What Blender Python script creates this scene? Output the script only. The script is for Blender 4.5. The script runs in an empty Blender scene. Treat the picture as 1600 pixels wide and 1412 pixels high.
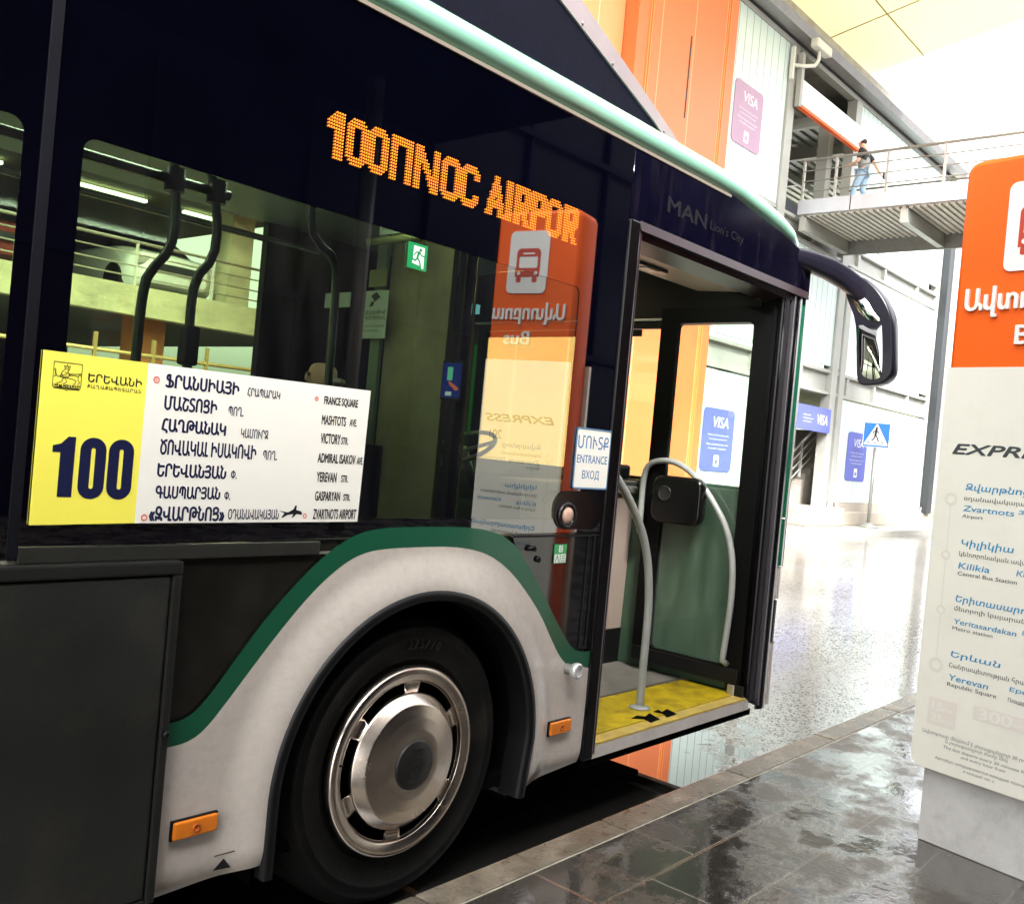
import bpy, bmesh, math, random
from mathutils import Vector, Matrix
from mathutils.geometry import delaunay_2d_cdt
from math import radians as RAD, sin, cos, pi

random.seed(7)
SC = bpy.context.scene
COL = SC.collection

# ------------------------------------------------------------------ camera
CAM = Vector((-2.12468653, -2.20348965, 1.51638494))
YAW, PITCH, ROLL = 0.852522899, -0.00777013, 0.0909700364
fwd = Vector((sin(YAW) * cos(PITCH), cos(YAW) * cos(PITCH), sin(PITCH)))
rgt = fwd.cross(Vector((0, 0, 1))).normalized()
upv = rgt.cross(fwd)
r2 = cos(ROLL) * rgt + sin(ROLL) * upv
u2 = -sin(ROLL) * rgt + cos(ROLL) * upv
cd = bpy.data.cameras.new("camera")
cd.sensor_width = 36.0
cd.lens = 36.0 * 1489.2499 / 1600.0
cd.clip_start = 0.05
cd.clip_end = 3000
cam = bpy.data.objects.new("camera", cd)
COL.objects.link(cam)
M = Matrix.Identity(4)
for i in range(3):
    M[i][0], M[i][1], M[i][2], M[i][3] = r2[i], u2[i], -fwd[i], CAM[i]
cam.matrix_world = M
SC.camera = cam

# ------------------------------------------------------------------ sky, sun, exposure
SUN_EL = RAD(46)
SUN_AZ = math.atan2(-0.80, -0.60)      # where the light comes from, in the xy plane
w = bpy.data.worlds.new("World")
SC.world = w
w.use_nodes = True
nt = w.node_tree
bg = nt.nodes["Background"]
sky = nt.nodes.new("ShaderNodeTexSky")
sky.sky_type = 'NISHITA'
sky.sun_disc = False
sky.sun_elevation = SUN_EL
sky.sun_rotation = pi / 2 - SUN_AZ
sky.dust_density = 4.0
hs = nt.nodes.new("ShaderNodeHueSaturation")
hs.inputs['Saturation'].default_value = 0.15
nt.links.new(sky.outputs[0], hs.inputs['Color'])
nt.links.new(hs.outputs[0], bg.inputs['Color'])
bg.inputs['Strength'].default_value = 0.15
sl = bpy.data.lights.new("sun", 'SUN')
sl.energy = 2.15
sl.angle = RAD(12)
sl.color = (1.0, 0.98, 0.95)
so = bpy.data.objects.new("sun", sl)
COL.objects.link(so)
sdir = Vector((cos(SUN_AZ) * cos(SUN_EL), sin(SUN_AZ) * cos(SUN_EL), sin(SUN_EL)))
so.rotation_euler = sdir.to_track_quat('Z', 'Y').to_euler()
so.location = sdir * 60
SC.view_settings.view_transform = 'Standard'
SC.view_settings.look = 'None'
SC.view_settings.gamma = 1.0
SC.view_settings.use_curve_mapping = False
SC.view_settings.exposure = 2.6
SC.render.engine = 'CYCLES'
SC.cycles.max_bounces = 10
SC.cycles.transparent_max_bounces = 16
SC.cycles.caustics_reflective = False
SC.cycles.caustics_refractive = False
SC.cycles.use_denoising = True
SC.cycles.sample_clamp_indirect = 6.0

# ------------------------------------------------------------------ materials
MATS = {}


def mat(name, base, rough=0.5, metal=0.0, ior=1.45, noise=0.0, nscale=6.0, bump=0.0, bscale=40.0,
        coat=0.0, dirt=None, dscale=3.0, damt=0.5, stretch=None, rnoise=0.0, emit=None, estr=0.0):
    if name in MATS:
        return MATS[name]
    m = bpy.data.materials.new(name)
    m.use_nodes = True
    n = m.node_tree
    b = n.nodes["Principled BSDF"]
    b.inputs['Base Color'].default_value = (*base, 1)
    b.inputs['Roughness'].default_value = rough
    b.inputs['Metallic'].default_value = metal
    b.inputs['IOR'].default_value = ior
    b.inputs['Coat Weight'].default_value = coat
    b.inputs['Coat Roughness'].default_value = 0.08
    if emit:
        b.inputs['Emission Color'].default_value = (*emit, 1)
        b.inputs['Emission Strength'].default_value = estr
    tc = n.nodes.new("ShaderNodeTexCoord")
    mp = n.nodes.new("ShaderNodeMapping")
    n.links.new(tc.outputs['Object'], mp.inputs[0])
    if stretch:
        mp.inputs['Scale'].default_value = stretch
    out = None
    if noise > 0:
        t = n.nodes.new("ShaderNodeTexNoise")
        t.inputs['Scale'].default_value = nscale
        t.inputs['Detail'].default_value = 8
        t.inputs['Roughness'].default_value = 0.65
        n.links.new(mp.outputs[0], t.inputs['Vector'])
        mr = n.nodes.new("ShaderNodeMapRange")
        mr.inputs[1].default_value = 0.3
        mr.inputs[2].default_value = 0.7
        mr.inputs[3].default_value = 1 - noise
        mr.inputs[4].default_value = 1 + noise
        n.links.new(t.outputs['Fac'], mr.inputs[0])
        mx = n.nodes.new("ShaderNodeVectorMath")
        mx.operation = 'SCALE'
        mx.inputs[0].default_value = base
        n.links.new(mr.outputs[0], mx.inputs['Scale'])
        out = mx.outputs[0]
        if rnoise > 0:
            mr2 = n.nodes.new("ShaderNodeMapRange")
            mr2.inputs[1].default_value = 0.3
            mr2.inputs[2].default_value = 0.7
            mr2.inputs[3].default_value = max(0.02, rough - rnoise)
            mr2.inputs[4].default_value = rough + rnoise
            n.links.new(t.outputs['Fac'], mr2.inputs[0])
            n.links.new(mr2.outputs[0], b.inputs['Roughness'])
    if dirt:
        t2 = n.nodes.new("ShaderNodeTexNoise")
        t2.inputs['Scale'].default_value = dscale
        t2.inputs['Detail'].default_value = 10
        t2.inputs['Roughness'].default_value = 0.7
        n.links.new(mp.outputs[0], t2.inputs['Vector'])
        rr = n.nodes.new("ShaderNodeMapRange")
        rr.inputs[1].default_value = 0.5
        rr.inputs[2].default_value = 0.72
        rr.inputs[3].default_value = 0
        rr.inputs[4].default_value = damt
        n.links.new(t2.outputs['Fac'], rr.inputs[0])
        mc = n.nodes.new("ShaderNodeMix")
        mc.data_type = 'RGBA'
        mc.inputs['A'].default_value = (*base, 1)
        mc.inputs['B'].default_value = (*dirt, 1)
        n.links.new(rr.outputs[0], mc.inputs['Factor'])
        if out:
            n.links.new(out, mc.inputs['A'])
        out = mc.outputs['Result']
    if out:
        n.links.new(out, b.inputs['Base Color'])
    if bump > 0:
        tb = n.nodes.new("ShaderNodeTexNoise")
        tb.inputs['Scale'].default_value = bscale
        tb.inputs['Detail'].default_value = 6
        n.links.new(mp.outputs[0], tb.inputs['Vector'])
        bp = n.nodes.new("ShaderNodeBump")
        bp.inputs['Strength'].default_value = bump
        bp.inputs['Distance'].default_value = 0.01
        n.links.new(tb.outputs['Fac'], bp.inputs['Height'])
        n.links.new(bp.outputs[0], b.inputs['Normal'])
    MATS[name] = m
    return m


def schlick(n, f0):
    """nodes giving the reflectance of a pane, the same from both sides"""
    g = n.nodes.new("ShaderNodeNewGeometry")
    d = n.nodes.new("ShaderNodeVectorMath")
    d.operation = 'DOT_PRODUCT'
    n.links.new(g.outputs['Normal'], d.inputs[0])
    n.links.new(g.outputs['Incoming'], d.inputs[1])
    a = n.nodes.new("ShaderNodeMath"); a.operation = 'ABSOLUTE'
    n.links.new(d.outputs['Value'], a.inputs[0])
    s = n.nodes.new("ShaderNodeMath"); s.operation = 'SUBTRACT'; s.inputs[0].default_value = 1
    n.links.new(a.outputs[0], s.inputs[1])
    p = n.nodes.new("ShaderNodeMath"); p.operation = 'POWER'; p.inputs[1].default_value = 5
    n.links.new(s.outputs[0], p.inputs[0])
    m = n.nodes.new("ShaderNodeMath"); m.operation = 'MULTIPLY_ADD'
    m.inputs[1].default_value = 1 - f0
    m.inputs[2].default_value = f0
    n.links.new(p.outputs[0], m.inputs[0])
    return m.outputs[0]


def glass(name, tint, f0=0.1, rough=0.0, haze=0.0, hazecol=(.5, .5, .5)):
    if name in MATS:
        return MATS[name]
    m = bpy.data.materials.new(name)
    m.use_nodes = True
    n = m.node_tree
    n.nodes.remove(n.nodes["Principled BSDF"])
    o = n.nodes["Material Output"]
    tr = n.nodes.new("ShaderNodeBsdfTransparent")
    tr.inputs[0].default_value = (*tint, 1)
    gl = n.nodes.new("ShaderNodeBsdfGlossy")
    gl.inputs['Roughness'].default_value = rough
    mx = n.nodes.new("ShaderNodeMixShader")
    n.links.new(schlick(n, f0), mx.inputs[0])
    src = tr.outputs[0]
    if haze > 0:
        df = n.nodes.new("ShaderNodeBsdfDiffuse")
        df.inputs[0].default_value = (*hazecol, 1)
        tcx = n.nodes.new("ShaderNodeTexCoord")
        mpx = n.nodes.new("ShaderNodeMapping")
        mpx.inputs['Scale'].default_value = (1.2, 1.2, 0.25)
        n.links.new(tcx.outputs['Object'], mpx.inputs[0])
        tx = n.nodes.new("ShaderNodeTexNoise")
        tx.inputs['Scale'].default_value = 14
        tx.inputs['Detail'].default_value = 8
        n.links.new(mpx.outputs[0], tx.inputs['Vector'])
        mrx = n.nodes.new("ShaderNodeMapRange")
        mrx.inputs[1].default_value = 0.35
        mrx.inputs[2].default_value = 0.75
        mrx.inputs[3].default_value = haze * 0.3
        mrx.inputs[4].default_value = haze * 1.8
        n.links.new(tx.outputs['Fac'], mrx.inputs[0])
        m2 = n.nodes.new("ShaderNodeMixShader")
        n.links.new(mrx.outputs[0], m2.inputs[0])
        n.links.new(tr.outputs[0], m2.inputs[1])
        n.links.new(df.outputs[0], m2.inputs[2])
        src = m2.outputs[0]
    n.links.new(src, mx.inputs[1])
    n.links.new(gl.outputs[0], mx.inputs[2])
    n.links.new(mx.outputs[0], o.inputs[0])
    MATS[name] = m
    return m


def emis(name, col, strength):
    if name in MATS:
        return MATS[name]
    m = bpy.data.materials.new(name)
    m.use_nodes = True
    n = m.node_tree
    n.nodes.remove(n.nodes["Principled BSDF"])
    e = n.nodes.new("ShaderNodeEmission")
    e.inputs[0].default_value = (*col, 1)
    e.inputs[1].default_value = strength
    n.links.new(e.outputs[0], n.nodes["Material Output"].inputs[0])
    MATS[name] = m
    return m


def lined(name, base, line, period, width, axis=0, rough=0.35, noise=0.04, ior=1.45, bump=0.0):
    """sheet cladding with evenly spaced joints along one axis"""
    if name in MATS:
        return MATS[name]
    m = mat(name, base, rough=rough, ior=ior, noise=noise, nscale=1.2)
    n = m.node_tree
    b = n.nodes["Principled BSDF"]
    src = b.inputs['Base Color'].links[0].from_socket if b.inputs['Base Color'].links else None
    tc = n.nodes.new("ShaderNodeTexCoord")
    sx = n.nodes.new("ShaderNodeSeparateXYZ")
    n.links.new(tc.outputs['Object'], sx.inputs[0])
    f = n.nodes.new("ShaderNodeMath"); f.operation = 'DIVIDE'; f.inputs[1].default_value = period
    n.links.new(sx.outputs[axis], f.inputs[0])
    fr = n.nodes.new("ShaderNodeMath"); fr.operation = 'FRACT'
    n.links.new(f.outputs[0], fr.inputs[0])
    lt = n.nodes.new("ShaderNodeMath"); lt.operation = 'LESS_THAN'; lt.inputs[1].default_value = width / period
    n.links.new(fr.outputs[0], lt.inputs[0])
    mc = n.nodes.new("ShaderNodeMix"); mc.data_type = 'RGBA'
    mc.inputs['A'].default_value = (*base, 1)
    mc.inputs['B'].default_value = (*line, 1)
    if src:
        n.links.new(src, mc.inputs['A'])
    n.links.new(lt.outputs[0], mc.inputs['Factor'])
    n.links.new(mc.outputs['Result'], b.inputs['Base Color'])
    return m


black_gloss = mat("black_gloss_glass", (.0008, .0009, .003), rough=.02, ior=3.9, noise=.3, nscale=3)
black_lower = mat("black_lower_panel", (.010, .010, .008), rough=.10, ior=1.75, noise=.35, nscale=3, dirt=(.05, .045, .035), dscale=2.5, damt=.4, stretch=(1, 1, .5))
black_plastic = mat("black_plastic", (.005, .005, .005), rough=.42, ior=1.3, noise=.25, nscale=9)
black_matt = mat("black_matt", (.004, .004, .004), rough=.8, ior=1.02)
rubber = mat("tyre_rubber", (.006, .006, .0055), rough=.55, ior=1.25, noise=.4, nscale=7, dirt=(.026, .022, .015), dscale=5, damt=.75, bump=.25, bscale=90)
silver_paint = mat("silver_beige_paint", (.53, .475, .42), rough=.22, coat=.6, noise=.06, nscale=40, dirt=(.33, .275, .21), dscale=22, damt=.28, bump=.04, bscale=160)
green_paint = mat("green_paint", (.008, .085, .042), rough=.28, coat=.5, noise=.08, nscale=3, dirt=(.02, .06, .035), damt=.25)
roof_green = mat("pale_green_roof_edge", (.22, .45, .33), rough=.25, coat=.6, noise=.1, nscale=5, dirt=(.11, .22, .16), damt=.35, stretch=(.4, 3, 3))
grey_door = mat("compartment_grey", (.015, .0155, .0135), rough=.45, noise=.18, nscale=2.2, bump=.25, bscale=220, dirt=(.045, .042, .030), dscale=2.4, damt=.6, rnoise=.1)
grey_trim = mat("grey_trim", (.022, .022, .020), rough=.32, metal=.3, noise=.15)
dark_frame = mat("dark_frame", (.003, .0025, .003), rough=.18, ior=1.4, noise=.3)
brown_frame = mat("brown_anodised_frame", (.022, .009, .011), rough=.32, noise=.3, nscale=4)
cover_metal = mat("wheel_cover_metal", (.80, .70, .60), rough=.24, metal=1.0, noise=.08, nscale=9, rnoise=.05, dirt=(.48, .38, .28), dscale=2.4, damt=.45)
alu = mat("brushed_aluminium", (.42, .42, .42), rough=.35, metal=.9, noise=.1)
rail_grey = mat("grey_rail_paint", (.26, .27, .25), rough=.32, coat=.2, noise=.06)
tint_glass = glass("tinted_window_glass", (.38, .51, .36), f0=.36, haze=.012)
door_glass = glass("door_glass", (.88, .95, .89), f0=.06, haze=.075, hazecol=(.42, .55, .44))
screen_glass = glass("windscreen_glass", (.88, .93, .86), f0=.04)
ceiling_m = mat("bus_ceiling", (.42, .47, .40), rough=.5, noise=.08)
cabin_m = mat("cabin_beige", (.30, .24, .20), rough=.5, noise=.06, nscale=2)
partition_m = mat("cab_partition", (.24, .21, .115), rough=.5, noise=.25, nscale=3)
orange_lens = mat("orange_lens", (.75, .20, .015), rough=.18, coat=.6, noise=.12, nscale=30)
yellow_floor = mat("yellow_floor", (.42, .30, .008), rough=.42, noise=.30, nscale=14, dirt=(.07, .045, .012), dscale=5.5, damt=1.0, bump=.2, bscale=300)
grey_floor = mat("grey_floor", (.15, .14, .12), rough=.45, noise=.2, nscale=9, dirt=(.07, .05, .035), dscale=4, damt=.8, bump=.2, bscale=300)
sign_white = mat("sign_white", (.80, .78, .70), rough=.4, noise=.02)
sign_yellow = mat("sign_yellow", (.86, .78, .10), rough=.4, noise=.02)
navy_ink = mat("navy_ink", (.008, .010, .045), rough=.4)
black_ink = mat("black_ink", (.010, .010, .014), rough=.4)
blue_ink = mat("blue_ink", (.04, .15, .36), rough=.4)
pink_ink = mat("pink_ink", (.70, .16, .13), rough=.4)
green_sticker = mat("green_sticker", (.010, .22, .07), rough=.35)
white_sticker = mat("white_sticker", (.75, .77, .72), rough=.35)
led = emis("led_orange", (1.0, .235, .022), .64)

# ------------------------------------------------------------------ geometry helpers


def link(name, me, m=None, parent=None):
    o = bpy.data.objects.new(name, me)
    COL.objects.link(o)
    if m is not None:
        if isinstance(m, (list, tuple)):
            for x in m:
                me.materials.append(x)
        else:
            me.materials.append(m)
    if parent is not None:
        o.parent = parent
        if parent.type == 'EMPTY':
            o.matrix_parent_inverse = Matrix.Translation(-Vector(parent.location))
    return o


def thing(name, label, cat, loc=(0, 0, 0), group=None):
    o = bpy.data.objects.new(name, None)
    COL.objects.link(o)
    o.empty_display_size = .2
    o.location = loc
    o['label'] = label
    o['category'] = cat
    if group:
        o['group'] = group
    return o


def tag(o, label, cat, group=None):
    o['label'] = label
    o['category'] = cat
    if group:
        o['group'] = group
    return o


def struct(o, kind='structure'):
    o['kind'] = kind
    return o


class MB:
    """collects shapes in one bmesh and links them as one mesh object"""

    def __init__(self):
        self.bm = bmesh.new()

    def box(self, x0, x1, y0, y1, z0, z1, bev=0.0):
        b = bmesh.new()
        bmesh.ops.create_cube(b, size=1)
        for v in b.verts:
            v.co = Vector(((x0 + x1) / 2 + v.co.x * (x1 - x0), (y0 + y1) / 2 + v.co.y * (y1 - y0), (z0 + z1) / 2 + v.co.z * (z1 - z0)))
        if bev > 0:
            bmesh.ops.bevel(b, geom=b.edges[:], offset=bev, segments=2, affect='EDGES', profile=.6)
        self.add(b)
        return self

    def add(self, b, M=None):
        me = bpy.data.meshes.new("t")
        b.to_mesh(me)
        b.free()
        if M is not None:
            me.transform(M)
        self.bm.from_mesh(me)
        bpy.data.meshes.remove(me)

    def addmesh(self, me, M=None, keep=False):
        if M is not None:
            me.transform(M)
        self.bm.from_mesh(me)
        if not keep:
            bpy.data.meshes.remove(me)

    def prism(self, pts, axis, a0, a1):
        """polygon pts in the two other axes, extruded along axis from a0 to a1"""
        def mk(p, a):
            return {0: (a, p[0], p[1]), 1: (p[0], a, p[1]), 2: (p[0], p[1], a)}[axis]
        b = bmesh.new()
        A = [b.verts.new(mk(p, a0)) for p in pts]
        B = [b.verts.new(mk(p, a1)) for p in pts]
        b.faces.new(A)
        b.faces.new(B[::-1])
        n = len(pts)
        for i in range(n):
            b.faces.new((A[i], B[i], B[(i + 1) % n], A[(i + 1) % n]))
        bmesh.ops.recalc_face_normals(b, faces=b.faces[:])
        self.add(b)
        return self

    def tube(self, path, r, seg=12, caps=True):
        path = [Vector(p) for p in path]
        b = bmesh.new()
        rings = []
        nrm = None
        for i, p in enumerate(path):
            t = (path[min(i + 1, len(path) - 1)] - path[max(i - 1, 0)]).normalized()
            if nrm is None:
                nrm = t.cross(Vector((0, 0, 1)) if abs(t.z) < .9 else Vector((1, 0, 0))).normalized()
            nrm = (nrm - t * nrm.dot(t)).normalized()
            bi = t.cross(nrm)
            rr = r[i] if isinstance(r, (list, tuple)) else r
            rings.append([b.verts.new(p + rr * (cos(2 * pi * k / seg) * nrm + sin(2 * pi * k / seg) * bi)) for k in range(seg)])
        for A, B in zip(rings, rings[1:]):
            for k in range(seg):
                f = b.faces.new((A[k], A[(k + 1) % seg], B[(k + 1) % seg], B[k]))
                f.smooth = True
        if caps:
            b.faces.new(rings[0][::-1])
            b.faces.new(rings[-1])
        self.add(b)
        return self

    def lathe(self, prof, c, axis=1, seg=64):
        """prof: (radius, along); turned about the given axis through c"""
        b = bmesh.new()
        rings = []
        for r, a in prof:
            ring = []
            for k in range(seg):
                q = 2 * pi * k / seg
                if axis == 1:
                    ring.append(b.verts.new((c[0] + r * cos(q), c[1] + a, c[2] + r * sin(q))))
                elif axis == 2:
                    ring.append(b.verts.new((c[0] + r * cos(q), c[1] + r * sin(q), c[2] + a)))
                else:
                    ring.append(b.verts.new((c[0] + a, c[1] + r * cos(q), c[2] + r * sin(q))))
            rings.append(ring)
        for A, B in zip(rings, rings[1:]):
            for k in range(seg):
                f = b.faces.new((A[k], A[(k + 1) % seg], B[(k + 1) % seg], B[k]))
                f.smooth = True
        for ring in (rings[0], rings[-1]):
            if (ring[0].co - ring[seg // 2].co).length > 1e-4:
                b.faces.new(ring)
        bmesh.ops.remove_doubles(b, verts=b.verts[:], dist=1e-6)
        bmesh.ops.recalc_face_normals(b, faces=b.faces[:])
        self.add(b)
        return self

    def sheet(self, rows, smooth=True):
        b = bmesh.new()
        V = [[b.verts.new(p) for p in row] for row in rows]
        for A, B in zip(V, V[1:]):
            for k in range(len(A) - 1):
                f = b.faces.new((A[k], A[k + 1], B[k + 1], B[k]))
                f.smooth = smooth
        self.add(b)
        return self

    def build(self, name, m, parent=None, smooth=None):
        me = bpy.data.meshes.new(name)
        self.bm.to_mesh(me)
        self.bm.free()
        return link(name, me, m, parent)


def arc(cx, cz, r, a0, a1, n):
    return [(cx + r * cos(RAD(a0 + (a1 - a0) * i / n)), cz + r * sin(RAD(a0 + (a1 - a0) * i / n))) for i in range(n + 1)]


def rrect(x0, z0, x1, z1, r, n=5):
    return arc(x1 - r, z1 - r, r, 0, 90, n) + arc(x0 + r, z1 - r, r, 90, 180, n) + arc(x0 + r, z0 + r, r, 180, 270, n) + arc(x1 - r, z0 + r, r, 270, 360, n)


def circle(cx, cz, r, n=32):
    return [(cx + r * cos(2 * pi * i / n), cz + r * sin(2 * pi * i / n)) for i in range(n)]


def flat_mesh(loops, extrude=0.0, bevel=0.0):
    """filled 2D shape (even-odd) as a mesh in the local xy plane; extrude is half the thickness"""
    cu = bpy.data.curves.new("f", 'CURVE')
    cu.dimensions = '2D'
    cu.fill_mode = 'BOTH' if (extrude or bevel) else 'FRONT'
    cu.extrude = extrude
    cu.bevel_depth = bevel
    cu.bevel_resolution = 1
    for L in loops:
        s = cu.splines.new('POLY')
        s.points.add(len(L) - 1)
        for p, q in zip(s.points, L):
            p.co = (q[0], q[1], 0, 1)
        s.use_cyclic_u = True
    o = bpy.data.objects.new("f", cu)
    COL.objects.link(o)
    dg = bpy.context.evaluated_depsgraph_get()
    me = bpy.data.meshes.new_from_object(o.evaluated_get(dg))
    bpy.data.objects.remove(o)
    bpy.data.curves.remove(cu)
    return me


def frame(org, right, up):
    """matrix taking local (x, y, z) to org + x*right + y*up + z*(right x up)"""
    r = Vector(right).normalized(); u = Vector(up).normalized(); n = r.cross(u)
    m = Matrix.Identity(4)
    for i in range(3):
        m[i][0], m[i][1], m[i][2], m[i][3] = r[i], u[i], n[i], org[i]
    return m


def side(y):      # local xy -> world xz on a plane facing -y
    return frame((0, y, 0), (1, 0, 0), (0, 0, 1))


TCACHE = {}


def text_mesh(s, bold=0.0, res=3, ext=0.0, spacing=1.0):
    """letters as filled outlines; every outer contour is filled on its own so overlapping contours stay whole"""
    cu = bpy.data.curves.new("t", 'FONT')
    cu.body = s
    cu.size = 1
    cu.space_character = spacing
    o = bpy.data.objects.new("t", cu)
    COL.objects.link(o)
    bpy.context.view_layer.update()
    dg = bpy.context.evaluated_depsgraph_get()
    cv2 = o.evaluated_get(dg).to_curve(dg)
    loops = []
    for sp in cv2.splines:
        bp = list(sp.bezier_points)
        L = []
        for a, b in zip(bp, bp[1:] + bp[:1]):
            straight = a.handle_right_type == 'VECTOR' and b.handle_left_type == 'VECTOR'
            d = (b.co - a.co).length
            flatness = ((a.handle_right - a.co).cross(b.co - a.co)).length + ((b.handle_left - b.co).cross(b.co - a.co)).length
            n = 1 if (straight or flatness < 1e-5) else res + 1
            for k in range(n):
                t = k / n
                q = a.co * (1 - t) ** 3 + a.handle_right * 3 * t * (1 - t) ** 2 + b.handle_left * 3 * t * t * (1 - t) + b.co * t ** 3
                L.append((q.x, q.y))
        M_ = []
        for q in L:
            if not M_ or abs(q[0] - M_[-1][0]) + abs(q[1] - M_[-1][1]) > 1e-5:
                M_.append(q)
        if len(M_) > 2:
            loops.append(M_)
    o.evaluated_get(dg).to_curve_clear()
    bpy.data.objects.remove(o)
    bpy.data.curves.remove(cu)
    # letters whose contours touch or overlap are triangulated together, by winding number
    box_ = [(min(q[0] for q in L), max(q[0] for q in L)) for L in loops]
    left, groups = set(range(len(loops))), []
    while left:
        grp, todo = [], [left.pop()]
        while todo:
            a = todo.pop()
            grp.append(a)
            for b in [b for b in left if box_[a][0] < box_[b][1] and box_[b][0] < box_[a][1]]:
                left.discard(b)
                todo.append(b)
        groups.append([loops[k] for k in grp])
    bm = bmesh.new()
    for grp in groups:
        co, ed = [], []
        for L in grp:
            o0 = len(co)
            co += [Vector(q) for q in L]
            ed += [(o0 + k, o0 + (k + 1) % len(L)) for k in range(len(L))]
        vo, eo, fo = delaunay_2d_cdt(co, ed, [], 0, 1e-6)[:3]
        keep = []
        for f in fo:
            px = sum(vo[k].x for k in f) / len(f)
            py = sum(vo[k].y for k in f) / len(f)
            wn = 0
            for L in grp:
                a = L[-1]
                for b in L:
                    if (a[1] > py) != (b[1] > py) and px < (b[0] - a[0]) * (py - a[1]) / (b[1] - a[1]) + a[0]:
                        wn += 1 if b[1] > a[1] else -1
                    a = b
            if wn:
                keep.append(f)
        V = [bm.verts.new((q.x, q.y, ext)) for q in vo]
        for f in keep:
            a, b, c = f[:3]
            n = (vo[b] - vo[a]).cross(vo[c] - vo[a])
            try:
                bm.faces.new([V[k] for k in (f if n > 0 else f[::-1])])
            except ValueError:
                pass
        if ext > 0:
            for L in grp:
                T = [bm.verts.new((q[0], q[1], ext)) for q in L]
                B = [bm.verts.new((q[0], q[1], -ext)) for q in L]
                for k in range(len(L)):
                    k2 = (k + 1) % len(L)
                    bm.faces.new((T[k], T[k2], B[k2], B[k]))
    bmesh.ops.delete(bm, geom=[v for v in bm.verts if not v.link_faces], context='VERTS')
    me = bpy.data.meshes.new("t")
    bm.to_mesh(me)
    bm.free()
    return me


def stroke(mb, pts, wd, M):
    """a drawn line: one quad per segment"""
    b = bmesh.new()
    for i, (p, q) in enumerate(zip(pts, pts[1:])):
        dx, dz = q[0] - p[0], q[1] - p[1]
        d = math.hypot(dx, dz) or 1
        dx, dz = dx / d * wd / 2, dz / d * wd / 2
        z = (i % 2) * wd * .02
        b.faces.new([b.verts.new(c) for c in ((p[0] - dx * .6 + dz, p[1] - dz * .6 - dx, z), (q[0] + dx * .6 + dz, q[1] + dz * .6 - dx, z), (q[0] + dx * .6 - dz, q[1] + dz * .6 + dx, z), (p[0] - dx * .6 - dz, p[1] - dz * .6 + dx, z))])
    mb.add(b, M)


def fit_text(mb, s, x, y, wd, ht, M, bold=0.0, shear=0.0, res=3, ext=0.0, spacing=1.0, realext=0.0):
    """string s stretched into the box (x, y, wd, ht) of the frame M; wd None keeps the shape"""
    me = text_mesh(s, 0.0, res, ext, spacing)
    xs = [v.co.x for v in me.vertices]; ys = [v.co.y for v in me.vertices]
    x0, x1, y0, y1 = min(xs), max(xs), min(ys), max(ys)
    sy = ht / (y1 - y0)
    sx = sy if wd is None else wd / (x1 - x0)
    for v in me.vertices:
        yy = (v.co.y - y0) * sy
        zz = 0 if not ext else (v.co.z / ext) * realext
        v.co = ((v.co.x - x0) * sx + x + shear * yy, y + yy, zz)
    if bold > 0:
        bx, by = bold * ht * .85 * min(1, sx / sy * 1.25), bold * ht * .6
        for i, (ox, oy) in enumerate(((-bx, 0), (bx, 0), (0, -by), (0, by), (-bx * .7, by * .7), (bx * .7, -by * .7))):
            mb.addmesh(me, M @ Matrix.Translation((ox, oy, -(i + 1) * max(.00008, ht * .0012))), keep=True)
            me.transform((M @ Matrix.Translation((ox, oy, -(i + 1) * max(.00008, ht * .0012)))).inverted())
    mb.addmesh(me, M)


def copy_tree(o, parent=None, label=None, group=None, offset=None):
    c = o.copy()
    COL.objects.link(c)
    if parent is not None:
        c.parent = parent
    if label:
        c['label'] = label
    if group:
        c['group'] = group
    if offset is not None:
        c.location = Vector(o.location) + Vector(offset)
    for ch in [x for x in bpy.data.objects if x.parent == o]:
        copy_tree(ch, c)
    return c


# ================================================================== GROUND
ROAD_Z, WALK_Z = -0.02, 0.08


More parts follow.
